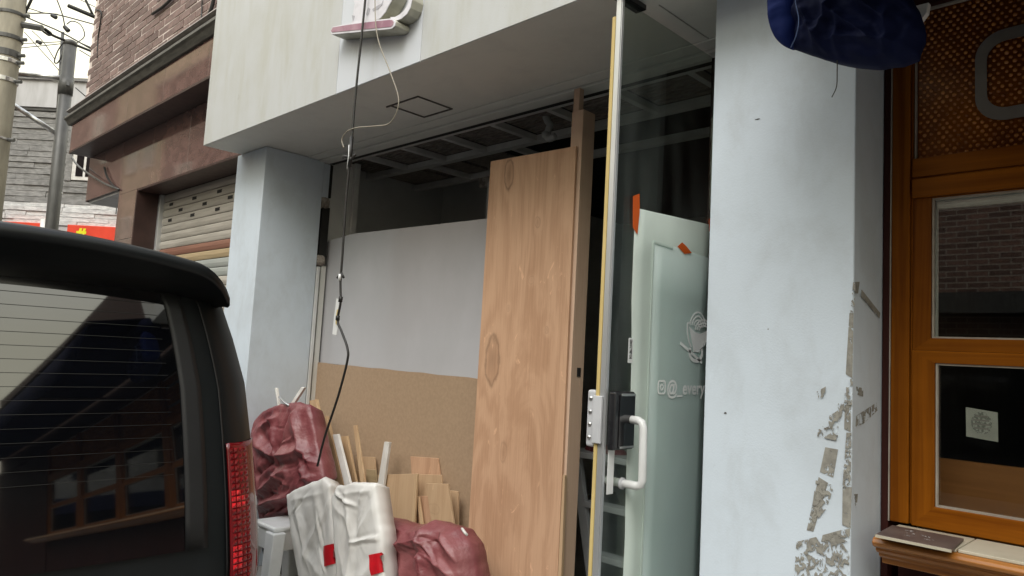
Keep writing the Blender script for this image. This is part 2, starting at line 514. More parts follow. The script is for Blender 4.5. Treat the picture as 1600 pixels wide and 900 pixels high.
def text_on(name, body, size, M4, m, parent, **kw):
    me = text_mesh(body, size, **kw); me.transform(M4)
    if parent is not None: me.transform(Matrix.Translation(-OFF[parent]))
    me.materials.clear(); me.materials.append(m)
    o = bpy.data.objects.new(name, me); COL.objects.link(o)
    if parent is not None: o.parent = parent; OFF[o] = OFF[parent]
    return o

def frame_m(o, ex, ey):
    ex = Vector(ex); ey = Vector(ey); ez = ex.cross(ey)
    return Matrix(((ex.x, ey.x, ez.x, o[0]), (ex.y, ey.y, ez.y, o[1]), (ex.z, ey.z, ez.z, o[2]), (0, 0, 0, 1)))

# ------------------------------------------------------------------ materials
M_fascia = stain_paint('fascia paint', (0.52, 0.535, 0.54), (0.41, 0.405, 0.33), 0.6, 0.5, 0.2, patch=(-3.14, -2.47, 2.6, 3.6), patch_col=(0.60, 0.63, 0.68))
M_column = stain_paint('column paint', (0.61, 0.685, 0.76), (0.47, 0.515, 0.55), 0.55, 0.5, 0.6, smudge=0.14)
M_soffit = stain_paint('soffit paint', (0.70, 0.70, 0.665), (0.57, 0.57, 0.545), 0.5, 0.6, 1.0, smudge=0.12)
M_inner = mat('inner wall', (0.74, 0.74, 0.72), (0.60, 0.60, 0.58), 0.8, 2)
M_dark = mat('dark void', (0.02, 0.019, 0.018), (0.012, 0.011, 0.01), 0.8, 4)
M_gridbar = mat('ceiling bar', (0.78, 0.77, 0.75), (0.66, 0.65, 0.63), 0.5, 6)
M_ceil = mat('ceiling panel', (0.36, 0.31, 0.28), (0.22, 0.19, 0.17), 0.8, 18, (1, 4, 1))
M_rough = mat('broken plaster', (0.42, 0.38, 0.33), (0.2, 0.17, 0.15), 0.9, 30, bump=0.8, bdist=0.01)
M_white = mat('white plastic', (0.72, 0.73, 0.73), (0.62, 0.63, 0.62), 0.35, 5)
M_whitewood = mat('white painted wood', (0.75, 0.74, 0.71), (0.62, 0.6, 0.56), 0.5, 9)
M_sheet = mat('white board', (0.50, 0.50, 0.525), (0.44, 0.44, 0.46), 0.14, 1.6, (1, 1, 0.6), rv=0.05, spec=0.6)
M_mdf = mat('hardboard', (0.39, 0.275, 0.18), (0.33, 0.23, 0.148), 0.6, 60, lo=0.25, hi=0.75, bump=0.2, bscale=220, bdist=0.002)
M_ply = ply_mat('plywood veneer', (0.57, 0.355, 0.225), (0.375, 0.205, 0.115),
                [(-2.488, 2.375, 0.034, 0.08, 1.0), (-2.53, 1.47, 0.055, 0.125, 0.8), (-2.28, 2.12, 0.02, 0.03, 0.4),
                 (-2.3, 1.85, 0.02, 0.02, 0.3), (-2.42, 1.05, 0.025, 0.05, 0.35), (-2.19, 1.62, 0.012, 0.02, 0.4), (-2.44, 1.72, 0.012, 0.016, 0.35)])
M_ply2 = ply_mat('plywood offcut', (0.52, 0.36, 0.22), (0.42, 0.27, 0.155), [(-2.9, 0.7, 0.05, 0.03, 0.2)], 30)
M_post = ply_mat('post veneer', (0.62, 0.44, 0.32), (0.52, 0.35, 0.25), [(-2.1, 1.3, 0.02, 0.05, 0.2)], 60)
M_pine = wood_mat('pine board', (0.56, 0.40, 0.24), (0.42, 0.27, 0.15), 0.6)
M_tan = wood_mat('tan batten', (0.48, 0.33, 0.19), (0.36, 0.23, 0.125), 0.6)
M_alu = mat('brushed aluminium', (0.62, 0.63, 0.64), (0.5, 0.51, 0.52), 0.32, 8, (1, 1, 0.2), metal=0.6)
M_steel = mat('galvanised steel', (0.62, 0.62, 0.61), (0.42, 0.42, 0.42), 0.34, 10, metal=0.9)
M_strip = wood_mat('yellowed strip', (0.60, 0.47, 0.20), (0.46, 0.34, 0.12), 0.6)
M_black = mat('black plastic', (0.012, 0.012, 0.014), (0.02, 0.02, 0.022), 0.22, 12)
M_gloss = mat('black gloss', (0.006, 0.006, 0.008), (0.01, 0.01, 0.012), 0.05, 12, coat=0.4, rv=0.02)
M_silver = mat('silver plastic', (0.52, 0.53, 0.55), (0.44, 0.45, 0.47), 0.4, 8)
M_orange = sheet_mat('orange tape', (0.85, 0.16, 0.03), 0.93, 0.2)
M_tarp = mat('maroon tarpaulin', (0.17, 0.04, 0.046), (0.25, 0.085, 0.088), 0.40, 5, bump=0.35, bscale=38, lo=0.35, hi=0.7, bdist=0.012)
M_sack = mat('white woven sack', (0.74, 0.73, 0.70), (0.62, 0.60, 0.57), 0.34, 5, (1.2, 1, 0.8), bump=0.10, bscale=14, lo=0.4, hi=0.75, bdist=0.012)
M_red = mat('red print', (0.62, 0.012, 0.022), (0.5, 0.01, 0.018), 0.4, 9)
M_cable = mat('black cable', (0.014, 0.013, 0.012), None, 0.5, 20)
M_beige = mat('beige wire', (0.30, 0.27, 0.21), None, 0.5, 20)
M_timber = wood_mat('varnished timber', (0.25, 0.078, 0.004), (0.115, 0.029, 0.0015), 0.42, 'Z', 0.0, 1.0, 0.12, 0.10)
M_timberx = wood_mat('varnished rail', (0.27, 0.085, 0.004), (0.13, 0.034, 0.002), 0.42, 'X', 0.0, 1.0, 0.12, 0.10)
M_sill = wood_mat('varnished sill', (0.42, 0.17, 0.03), (0.24, 0.08, 0.012), 0.3, 'X', 0.15, 1.0, 0.1)
M_darkwood = wood_mat('dark red timber', (0.045, 0.012, 0.009), (0.025, 0.007, 0.006), 0.55, 'Z', 0.0, spec=0.15)
M_tanpanel = wood_mat('tan counter panel', (0.30, 0.12, 0.03), (0.24, 0.09, 0.02), 0.5, 'X')
M_bead = mat('glazing bead', (0.40, 0.36, 0.30), (0.3, 0.26, 0.22), 0.5, 12)
M_amber = mat('amber pebble highlights', (0.50, 0.19, 0.035), (0.22, 0.065, 0.008), 0.12, 40, spec=0.6, rv=0.04)  # lighter than the pane: highlights on the pebbles put into the colour
M_amberpane = mat('amber glass ground', (0.20, 0.058, 0.004), (0.10, 0.026, 0.002), 0.25, 3, spec=0.15)
M_ornament = mat('grey vinyl band', (0.17, 0.15, 0.13), (0.13, 0.115, 0.1), 0.5, 7)
M_pane = thin_glass('window glass', (0.86, 0.88, 0.86), 0.065)
M_doorglass = thin_glass('door glass', (0.78, 0.83, 0.80), 0.05, 0.0, 0.07)
M_film = sheet_mat('frosted film', (0.86, 0.94, 0.90), 0.97, 0.5)
M_film2 = sheet_mat('taped sheet', (0.80, 0.90, 0.88), 0.94, 0.5, 2, (0.68, 0.79, 0.78))
M_print = mat('white print', (0.97, 0.98, 0.97), None, 0.5, 9)
M_ink = mat('dark ink', (0.03, 0.03, 0.03), None, 0.6, 9)
M_tile = mat('cream tile', (0.52, 0.48, 0.38), (0.44, 0.40, 0.31), 0.4, 6)
M_browntile = mat('dark brown tile', (0.075, 0.05, 0.045), (0.11, 0.08, 0.07), 0.5, 14)
M_chalk = mat('chalk marks', (0.4, 0.37, 0.36), None, 0.9, 9)
M_navy = mat('navy canvas', (0.005, 0.009, 0.045), (0.003, 0.006, 0.028), 0.75, 5, spec=0.15, bump=0.25, bscale=60, bdist=0.006)
M_piping = mat('pale piping', (0.10, 0.16, 0.34), None, 0.6, 9)
M_mortar = mat('mortar', (0.74, 0.65, 0.60), (0.60, 0.52, 0.48), 0.9, 20)
M_brick = mat('purple brown brick', (0.215, 0.145, 0.128), (0.155, 0.105, 0.095), 0.75, 26, bump=0.5, rand=0.5, bdist=0.006)
M_granite = mat('polished brown granite', (0.155, 0.09, 0.08), (0.105, 0.06, 0.054), 0.045, 7, (1, 1, 1.6), spec=1.0, rv=0.03, rand=0.15)
M_brownmetal = mat('dark brown metal', (0.05, 0.024, 0.02), (0.035, 0.017, 0.014), 0.45, 5)
M_mould = mat('weathered moulding', (0.12, 0.115, 0.10), (0.07, 0.068, 0.06), 0.7, 12, (0.5, 1, 3), bump=0.3)
M_ledge = mat('stone ledge', (0.33, 0.30, 0.28), (0.24, 0.215, 0.2), 0.8, 14, bump=0.3)
M_slat = mat('shutter cream', (0.43, 0.40, 0.35), (0.33, 0.305, 0.265), 0.5, 5, (0.4, 1, 6), rand=0.1)
M_slatred = mat('shutter terracotta', (0.26, 0.125, 0.085), (0.21, 0.1, 0.07), 0.5, 5, (0.4, 1, 6))
M_slatyel = mat('shutter sand', (0.42, 0.32, 0.19), (0.34, 0.26, 0.15), 0.5, 5, (0.4, 1, 6))
M_slatblue = mat('shutter pale blue', (0.36, 0.38, 0.355), (0.3, 0.32, 0.3), 0.5, 5, (0.4, 1, 6))
M_siding = mat('grey stone siding', (0.30, 0.295, 0.285), (0.20, 0.197, 0.19), 0.85, 6, (1, 1, 3), bump=0.8, rand=0.2, bdist=0.03)
M_whitestone = mat('white split stone', (0.74, 0.74, 0.73), (0.55, 0.55, 0.55), 0.8, 7, (1, 1, 3), bump=0.8, rand=0.12, bdist=0.03)
M_parapet = mat('pale parapet', (0.52, 0.52, 0.53), (0.42, 0.42, 0.42), 0.8, 2, (2, 2, 0.5))
M_signred = mat('red sign face', (0.75, 0.07, 0.035), (0.68, 0.06, 0.03), 0.4, 4)
M_signyel = mat('yellow letter', (0.85, 0.80, 0.03), None, 0.4, 4)
M_concrete = mat('pole concrete', (0.36, 0.33, 0.26), (0.26, 0.24, 0.19), 0.8, 6, (1, 1, 0.3), bump=0.2)
M_postgrey = mat('grey painted steel', (0.095, 0.095, 0.09), (0.065, 0.065, 0.062), 0.45, 8, (1, 1, 0.4))
M_wire = mat('wire black', (0.02, 0.02, 0.02), None, 0.6, 9)
M_car = mat('black car paint', (0.007, 0.0085, 0.0095), (0.009, 0.0105, 0.0115), 0.38, 3, spec=0.28, coat=0.05, rv=0.04)
M_cartrim = mat('black trim', (0.010, 0.010, 0.011), None, 0.5, 9)
M_carglass = mat('privacy glass', (0.003, 0.0034, 0.0045), None, 0.02, 9, ior=2.15, rv=0.01)
M_defrost = mat('heating line', (0.014, 0.013, 0.0125), None, 0.4, 9)
M_lamp = mat('red lamp lens', (0.15, 0.004, 0.007), (0.11, 0.003, 0.005), 0.10, 9, coat=0.3, rv=0.03)
M_lampcell = mat('red reflector', (0.23, 0.007, 0.012), (0.11, 0.003, 0.005), 0.25, 90, rv=0.1)
M_lampglint = mat('red reflector with painted glint', (0.80, 0.02, 0.03), (0.35, 0.01, 0.015), 0.2, 90, rv=0.1)  # cells catching the light, their glint put into the base colour
M_seam = mat('seam shadow and scuffs', (0.13, 0.12, 0.11), (0.07, 0.065, 0.06), 0.9, 20)  # grey brown stands in for shadow in the hatch seam; also colours scuffs
M_tyre = mat('tyre rubber', (0.02, 0.02, 0.02), None, 0.85, 9)
M_asphalt = mat('asphalt', (0.055, 0.055, 0.056), (0.04, 0.04, 0.041), 0.85, 3, bump=0.4, bscale=120)
M_pave = mat('pavement', (0.40, 0.385, 0.36), (0.32, 0.31, 0.29), 0.85, 2.5, bump=0.3, bscale=60)
M_tape = torn_mat('peeled paint patch', (0.30, 0.29, 0.255), (0.22, 0.21, 0.185), 0.58, 42)
M_tape2 = torn_mat('peeled paint flecks', (0.30, 0.29, 0.255), (0.22, 0.21, 0.185), 0.49, 58)

# ------------------------------------------------------------------ ground
g = MB(); g.grid([[(x, y, 0.0) for x in (-120, -20, 40, 120)] for y in (-120, -10, 1.5, 120)])
tag(g.build('road', M_asphalt), kind='structure')
p = MB(); p.box(-30, 20, 1.5, 2.75, -0.2, 0.10)
tag(p.build('pavement', M_pave, bev=0.01), kind='structure')
k = MB()
for i in range(40):
    k.box(-24 + i * 1.0, -24 + i * 1.0 + 0.99, 1.36, 1.496, -0.2, 0.115)
tag(k.build('kerb', M_concrete, bev=0.012), kind='structure')

# ------------------------------------------------------------------ white shop building
ZS = 2.743
shop = thing('shop_building', (-2.75, 2.1, 0.1), 'white rendered shop with deep fascia and two square columns, half gutted inside', 'building')
for a, b in ((-4.722, -3.141), (-3.1385, -2.471), (-2.4685, -0.70)):
    f = MB(); f.box(a, b, 1.853, 2.05, ZS, 4.2); f.build('fascia_panel', M_fascia, shop, bev=0.002)
f = MB(); f.box(-4.74, -0.70, 2.052, 7.0, 3.05, 4.15); f.build('upper_storey', M_fascia, shop)
f = MB(); f.box(-4.735, -0.69, 1.83, 2.3, 4.2, 4.25); f.build('coping', M_ledge, shop)
for a, b in ((-4.715, -1.395), (-1.388, -0.705)):
    f = MB(); f.box(a, b, 2.053, 2.56, ZS + 0.002, 3.04); f.build('soffit_panel', M_soffit, shop)
f = MB(); f.box(-4.71, -0.71, 1.858, 2.052, ZS - 0.002, ZS + 0.001); f.build('soffit_edge', M_soffit, shop)
f = MB(); f.box(-4.355, -1.2, 2.40, 2.475, ZS - 0.006, ZS + 0.001); f.box(-4.355, -1.2, 2.485, 2.565, ZS - 0.014, ZS + 0.001)
f.build('head_trim', M_soffit, shop, bev=0.002)
hx = MB()
for a, b, c, d in ((-3.085, -2.826, 2.118, 2.125), (-3.046, -2.826, 2.338, 2.345), (-3.053, -3.046, 2.1252, 2.345), (-2.826, -2.819, 2.118, 2.345)):
    hx.box(a, b, c, d, ZS - 0.004, ZS + 0.003)
hx.build('access_hatch', M_seam, shop)  # shadow of the hatch gap laid on as dark strips
# columns
f = MB(); f.box(-4.77, -4.36, 2.108, 2.53, 0.1, ZS - 0.001); f.build('column', M_column, shop, bev=0.004)
f = MB(); f.box(-1.197, -0.744, 2.108, 2.62, 0.1, ZS - 0.001); f.box(-1.197, -0.744, 2.108, 2.62, ZS + 0.001, 3.04)
colr = f.build('column', M_column, shop, bev=0.004)
colr['label'] = 'column with peeled tape marks'
# peeled paint on the right column
def marks(quads, m, y=2.1072, side=False):
    for q in quads:
        b = MB(); b.bm.faces.new([b.bm.verts.new((y, u, z) if side else (u, y, z)) for u, z in q])
        b.build('peeled_patch', m, colr, solid=0.0009); y += (0.0002 if side else -0.0002)
TP = {'solid': [[(-0.815, 1.291), (-0.78, 1.289), (-0.792, 1.211), (-0.829, 1.22)], [(-0.832, 1.206), (-0.806, 1.194), (-0.844, 1.054), (-0.863, 1.054)], [(-0.754, 1.668), (-0.743, 1.668), (-0.744, 1.488), (-0.762, 1.497)], [(-0.763, 1.412), (-0.747, 1.423), (-0.747, 1.341), (-0.764, 1.347)], [(-0.766, 1.189), (-0.742, 1.193), (-0.744, 1.083), (-0.766, 1.088)], [(-0.818, 1.05), (-0.768, 1.074), (-0.771, 1.046), (-0.822, 1.031)]], 'fleck': [[(-0.839, 1.196), (-0.789, 1.19), (-0.807, 1.126), (-0.856, 1.056)], [(-0.891, 1.016), (-0.745, 1.083), (-0.746, 0.957), (-0.895, 0.921)], [(-0.781, 1.415), (-0.747, 1.427), (-0.758, 1.398), (-0.781, 1.392)], [(-0.804, 1.38), (-0.765, 1.407), (-0.78, 1.345), (-0.808, 1.342)], [(-0.832, 1.349), (-0.78, 1.345), (-0.78, 1.312), (-0.837, 1.319)], [(-0.757, 1.338), (-0.744, 1.339), (-0.745, 1.192), (-0.766, 1.189)], [(-0.84, 1.444), (-0.815, 1.46), (-0.817, 1.436), (-0.833, 1.42)], [(-0.762, 1.478), (-0.741, 1.489), (-0.743, 1.414), (-0.763, 1.412)], [(-0.744, 1.754), (-0.738, 1.754), (-0.739, 1.668), (-0.751, 1.668)]], 'side2': [[(2.113, 1.756), (2.147, 1.76), (2.135, 1.726), (2.111, 1.724)], [(2.164, 1.739), (2.319, 1.685), (2.313, 1.669), (2.159, 1.719)]], 'side': [[(2.135, 1.465), (2.188, 1.461), (2.189, 1.437), (2.146, 1.442)], [(2.138, 1.385), (2.302, 1.42), (2.308, 1.397), (2.191, 1.36), (2.133, 1.355)], [(2.129, 1.172), (2.155, 1.17), (2.146, 1.134), (2.13, 1.145)]]}
marks(TP['solid'], M_tape); marks(TP['fleck'], M_tape2, 2.1052)
marks(TP['side'], M_tape2, -0.7434, True); marks(TP['side2'], M_tape, -0.7418, True)
def dab(x, z, w, h, sd):
    random.seed(sd); b = MB()
    b.bm.faces.new([b.bm.verts.new((x + w * math.cos(a) * random.uniform(0.5, 1), 2.1070, z + h * math.sin(a) * random.uniform(0.5, 1))) for a in [k * 0.7 for k in range(9)]])
    b.build('scuff_mark', M_seam, colr, solid=0.0006)
dab(-1.122, 1.357, 0.006, 0.0045, 3); dab(-1.04, 2.28, 0.010, 0.002, 5); dab(-0.99, 1.62, 0.003, 0.002, 7)
# left jamb of the opening: chased out channel
b = MB(); b.box(-4.395, -4.359, 2.535, 2.56, 0.1, 2.02); b.build('jamb_channel', M_white, shop, bev=0.003)
b = MB(); b.box(-4.43, -4.362, 2.53, 2.60, ZS - 0.42, ZS - 0.02)
b = MB(); b.box(-4.45, -4.425, 2.53, 2.62, 0.1, ZS - 0.003); b.build('jamb_back', M_dark, shop)  # near-black backing, darkness of the broken jamb put into its colour
def lump(x0, x1, y0, y1, z0, z1, sd):
    b = MB(); rows = []
    bmesh.ops.create_icosphere(b.bm, subdivisions=3, radius=1)
    for v in b.bm.verts:
        c = v.co; q = Vector([max(-0.75, min(0.75, t)) / 0.75 for t in c])
        q *= 1 + 0.12 * noise.noise(c * 3 + Vector((sd, 0, 0)))
        v.co = Vector(((x0 + x1) / 2 + q.x * (x1 - x0) / 2, (y0 + y1) / 2 + q.y * (y1 - y0) / 2, (z0 + z1) / 2 + q.z * (z1 - z0) / 2))
    return b
lump(-4.42, -4.357, 2.53, 2.596, 2.03, 2.10, 1).build('broken_plaster', M_rough, shop)
lump(-4.42, -4.358, 2.53, 2.596, 2.42, 2.50, 5).build('broken_plaster', M_rough, shop)
b = MB(); b.box(-4.424, -4.362, 2.545, 2.60, 2.09, 2.43); b.build('chase_shade_block', M_dark, shop)  # solid near-black block; shade inside the broken hole is its colour
b = MB(); b.box(-4.424, -4.3615, 2.578, 2.60, 2.50, ZS - 0.016); b.build('jamb_slit_shade', M_dark, shop)  # dark strip painted for the shade in the narrow slit
b = MB(); b.box(-4.424, -4.3605, 2.5305, 2.577, 2.495, ZS - 0.016); b.build('jamb_head', M_column, shop)
b = MB(); b.box(-4.424, -4.37, 2.575, 2.61, 0.1, 2.03); b.build('jamb_inner', M_soffit, shop)
b = MB(); b.box(-4.36, -1.2, 2.566, 2.60, ZS - 0.012, ZS + 0.04); b.build('head_gap_shade', M_dark, shop)  # dark bar stands in for the shaded gap at the head
# room
rm = MB()
rm.box(-4.9, -0.72, 6.5, 6.6, 0.1, 3.04); rm.box(-4.85, -4.76, 2.62, 6.5, 0.1, 3.04); rm.box(-0.85, -0.75, 2.625, 6.5, 0.1, 3.04)
rm.build('room_wall', M_inner, shop)
rm = MB(); rm.box(-4.76, -4.452, 2.535, 2.62, 0.1, 3.04); rm.build('wall_return', M_inner, shop)
rm = MB(); rm.box(-4.46, -4.395, 2.606, 2.785, 2.2, ZS + 0.04); rm.build('plastered_return', M_soffit, shop, bev=0.003)
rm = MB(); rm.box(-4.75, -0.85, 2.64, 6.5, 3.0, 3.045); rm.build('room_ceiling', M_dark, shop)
rm = MB(); rm.box(-4.75, -0.85, 2.56, 6.5, 0.05, 0.104); rm.build('room_floor', M_pave, shop)
b = MB(); b.box(-4.41, -4.375, 2.787, 2.83, 2.1, 2.79); b.build('wall_batten', M_gridbar, shop, bev=0.002)
b = MB(); b.box(-4.75, -3.5, 3.9, 4.0, 0.1, 2.98); b.build('partition_wall', M_inner, shop)
# ceiling grid
for y in (2.70, 3.12, 3.56, 4.02):
    b = MB(); b.box(-4.74, -0.86, y, y + 0.055, 2.79, 2.83)
    if y < 3.9: b.build('ceiling_bar', M_gridbar, shop, bev=0.002)
for x in (-4.25, -3.82, -3.42, -2.98, -2.55, -2.12, -1.7, -1.28):
    b = MB(); b.box(x, x + 0.035, 2.757, 3.118, 2.792, 2.828); b.build('ceiling_cross_bar', M_gridbar, shop, bev=0.002)
for x in (-4.25, -3.42): 
    b = MB(); b.box(x + 0.2, x + 0.235, 3.177, 3.556, 2.792, 2.828); b.build('ceiling_cross_bar', M_gridbar, shop, bev=0.002)
xs = [-4.72, -4.25, -3.82, -3.42, -2.98, -2.55, -2.12, -1.7, -1.28, -0.87]
for i in range(9):
    b = MB(); b.box(xs[i] + 0.04, xs[i + 1] - 0.004, 2.758, 3.117, 2.832, 2.845)
    for r in range(9): b.box(xs[i] + 0.05, xs[i + 1] - 0.014, 2.77 + r * 0.037, 2.785 + r * 0.037, 2.826, 2.832)
    b.build('ceiling_panel', M_ceil, shop)
for i in (0, 1, 2):
    b = MB(); b.box(xs[i] + 0.04, xs[i + 1] - 0.004, 3.18, 3.55, 2.832, 2.845); b.build('ceiling_panel', M_ceil, shop)

# hanging hose and hook inside
h = thing('pipe_elbow', (-2.68, 2.9, 2.82), 'white plastic pipe elbow sticking down through the ceiling grid', 'pipe')
b = MB(); b.tube(spline([(-2.68, 2.9, 2.83), (-2.665, 2.9, 2.80), (-2.645, 2.9, 2.775), (-2.655, 2.9, 2.745), (-2.665, 2.9, 2.715), (-2.64, 2.9, 2.695), (-2.60, 2.9, 2.705)], 6), 0.019, 10)
b.build('bend', M_white, h, True)
b = MB(); b.tube([(-2.668, 2.9, 2.735), (-2.664, 2.9, 2.705)], 0.027, 10); b.build('collar', M_white, h, True)
h = thing('drain_hose', (-3.5, 3.3, 2.7), 'pale corrugated hose hanging from a dusty box under the ceiling', 'hose')
b = MB(); b.box(-3.62, -3.32, 3.28, 3.40, 2.62, 2.69); b.build('box', M_rough, h, bev=0.01)
pts = spline([(-3.5, 3.28, 2.64), (-3.47, 3.25, 2.50), (-3.44, 3.22, 2.30), (-3.45, 3.2, 2.05)], 14)
b = MB(); b.tube(pts, [0.018 + 0.004 * (i % 2) for i in range(len(pts))], 8); b.build('corrugated_tube', M_gridbar, h, True)

# partition sheets in the opening
b = MB(); b.prism([(-4.424, 1.378), (-4.424, 2.21), (-4.09, 2.236), (-2.61, 2.215), (-2.61, 1.36)], 'Y', 2.625, 2.637)
o = b.build('white_board', M_sheet, loc=(-3.5, 2.63, 1.37), bev=0.001)
tag(o, 'glossy grey white board filling the opening left of the plywood, above the brown hardboard', 'board')
b = MB()
top = [(-4.424 + i * (1.82 / 14), 1.379 - 0.0125 * i / 14 * 1.0 + 0.0025 * math.sin(i * 2.3)) for i in range(15)]
b.prism([(-2.604, 0.1), (-4.424, 0.1)] + top, 'Y', 2.604, 2.614)
o = b.build('brown_hardboard', M_mdf, loc=(-3.5, 2.61, 0.1))
tag(o, 'wide plain brown hardboard sheet behind the debris heap, below the white board', 'board')
ps = thing('plywood_sheet', (-2.34, 2.45, 0.1), 'tall reddish plywood sheet with knots standing upright in the opening', 'plywood')
b = MB(); b.prism([(-2.63, 0.1), (-2.055, 0.1), (-2.069, 2.449), (-2.624, 2.462)], 'Y', 2.45, 2.462); b.build('face_sheet', M_ply, ps, bev=0.0015)
b = MB(); b.prism([(-2.028, 0.1), (-2.053, 0.1), (-2.053, 1.0), (-2.041, 1.0)], 'Y', 2.447, 2.462); b.build('edge_strip', M_ply2, ps, bev=0.001)
b = MB(); b.box(-2.60, -2.54, 2.464, 2.50, 0.1, 2.42); b.build('backing_batten', M_pine, ps)
tp = thing('timber_post', (-2.07, 2.53, 0.1), 'tall box post of brown ply standing at the right edge of the plywood sheet', 'post')
b = MB(); b.box(-2.115, -2.048, 2.465, 2.552, 0.1, 2.62); b.build('shaft', M_post, tp, bev=0.002)
b = MB(); b.box(-2.112, -2.078, 2.468, 2.50, 2.621, ZS - 0.016); b.build('packing_piece', M_post, tp, bev=0.002)
b = MB(); b.box(-2.06, -2.0465, 2.505, 2.53, 1.42, 1.46); b.build('notch_block', M_dark, tp)

# step ladder inside the doorway
ld = thing('step_ladder', (-2.3, 3.0, 0.1), 'grey aluminium step ladder standing inside the dark doorway', 'ladder')
for (a, c) in (((-2.43, 3.0, 1.0), (-2.22, 3.0, 0.1)), ((-1.98, 3.0, 1.0), (-1.86, 3.0, 0.1)), ((-2.40, 3.2, 1.0), (-2.3, 3.75, 0.1)), ((-2.0, 3.2, 1.0), (-1.9, 3.75, 0.1))):
    b = MB(); dx = Vector((0.028, 0, 0)); dy = Vector((0, 0.014, 0)); a, c = Vector(a), Vector(c)
    b.hexa([a - dx - dy, a + dx - dy, a + dx + dy, a - dx + dy, c - dx - dy, c + dx - dy, c + dx + dy, c - dx + dy]); b.build('rail', M_silver, ld, bev=0.003)
for t in (0.25, 0.52, 0.8):
    z = 1.0 - 0.9 * t
    b = MB(); b.box(-2.41 + 0.21 * t, -2.0 + 0.12 * t, 2.98, 3.06, z - 0.02, z + 0.01); b.build('tread', M_silver, ld, bev=0.003)
b = MB(); b.box(-2.47, -1.95, 2.95, 3.24, 1.0, 1.03); b.build('top_plate', M_silver, ld, bev=0.004)
rg = inflate([(-2.42, 1.0), (-2.40, 1.07), (-2.32, 1.06), (-2.26, 1.09), (-2.2, 1.05), (-2.18, 1.0)], 3.08, 0.07, 0.07, 3, 0.012, 8)
tag(rg.build('red_rag', M_tarp, loc=(-2.3, 3.08, 1.03), smooth=True), 'crumpled red rag lying on top of the step ladder', 'rag')

# ------------------------------------------------------------------ glass door, swung open at right angles to the front
XD = -1.43
door = thing('glass_door', (XD, 2.2, 0.1), 'frameless glass door swung open with white pull handle and digital lock', 'door')
b = MB(); b.box(XD - 0.012, XD, 1.905, 2.53, 0.12, 2.715); b.build('pane', M_doorglass, door)
b = MB(); b.box(XD - 0.016, XD + 0.003, 1.889, 1.904, 0.12, 2.718); b.box(XD + 0.0032, XD + 0.006, 1.893, 1.905, 0.12, 2.718); b.build('edge_trim', M_alu, door, bev=0.001)
b = MB(); b.box(XD - 0.030, XD - 0.017, 1.886, 1.903, 0.12, 2.655); b.build('edge_strip', M_strip, door, bev=0.002)
b = MB(); b.box(XD - 0.03, XD + 0.014, 1.88, 2.02, 2.7175, ZS - 0.006); b.build('top_patch', M_black, door, bev=0.002)
b = MB(); b.box(XD - 0.02, -1.2, 2.532, 2.60, 0.1, ZS - 0.016); b.build('hinge_frame', M_darkwood, door)
fl = MB(); fr = []
for i in range(13):
    z = 0.14 + (2.02 - 0.14) * i / 12; e = 2.011 + 0.016 * min(1, (2.02 - z) / 0.6) + 0.004 * math.sin(i * 1.7)
    fr.append([(XD + 0.0025 + 0.002 * abs(math.sin(i * 0.9 + j)), e + (2.524 - e) * j / 8, z + 0.026 * j / 8 * (i / 12)) for j in range(9)])
fl.grid(fr); film = fl.build('frosted_film', M_film, door, True, solid=0.0006)
b = MB(); rr = []
for i in range(11):
    z = 0.16 + (1.925 - 0.16) * i / 10
    rr.append([(XD + 0.0062 + 0.0006 * abs(math.sin(i + j * 1.3)), 2.128 + 0.395 * j / 6 + 0.004 * math.sin(i * 1.3), z - 0.012 * j / 6) for j in range(7)])
b.grid(rr); b.build('taped_paper', M_film2, door, True, solid=0.0008)
b = MB(); b.prism([(2.122, 0.16), (2.131, 0.16), (2.131, 1.915), (2.25, 1.912), (2.25, 1.920), (2.122, 1.924)], 'X', XD + 0.0072, XD + 0.0090); b.build('paper_fold', M_film, door)
for (y0, z0, y1, z1, w) in ((1.996, 2.068, 2.036, 1.93, 0.0), (2.50, 2.075, 2.53, 2.0, 0.0)):
    b = MB(); b.bm.faces.new([b.bm.verts.new((XD + 0.0062, y, z)) for y, z in ((y0, z0 - 0.012), (y1 - 0.003, z0 + 0.004), (y1 + 0.002, z0 - 0.06), (y1 - 0.006, z1), (y0 + 0.006, z1 + 0.02), (y0 + 0.003, (z0 + z1) / 2))])
    b.build('orange_tape', M_orange, door, solid=0.0006)
b = MB(); b.bm.faces.new([b.bm.verts.new((XD + 0.0088, y, z)) for y, z in ((2.28, 1.925), (2.31, 1.945), (2.34, 1.935), (2.38, 1.915), (2.33, 1.905))]); b.build('orange_tape', M_orange, door, solid=0.0006)
# lettering and logo printed on the film
ey = (0, 1, 0); ez = (0, 0, 1)
text_on('lettering', '@_everyda', 0.068, frame_m((XD + 0.0090, 2.242, 1.392), (0, 0.98, 0), ez), M_print, door, spacing=1.05, bold=0.0017)
b = MB()
def ring_strip(b, pts, w, x, closed=True, th=0.0006):
    pts = [Vector((0, p[0], p[1])) for p in pts]; n = len(pts); rows = []
    for i in range(n + (1 if closed else 0)):
        p = pts[i % n]; a = pts[(i - 1) % n] if (closed or i) else p; c = pts[(i + 1) % n] if (closed or i < n - 1) else p
        d = (c - a).normalized(); q = Vector((0, -d.z, d.y))
        rows.append([(x, p.y + q.y * w / 2, p.z + q.z * w / 2), (x, p.y - q.y * w / 2, p.z - q.z * w / 2)])
    b.grid(rows)
def arc(cy, cz, ry, rz, a0, a1, n=14): return [(cy + ry * math.cos(R(a0 + (a1 - a0) * i / n)), cz + rz * math.sin(R(a0 + (a1 - a0) * i / n))) for i in range(n + 1)]
XP = XD + 0.0090
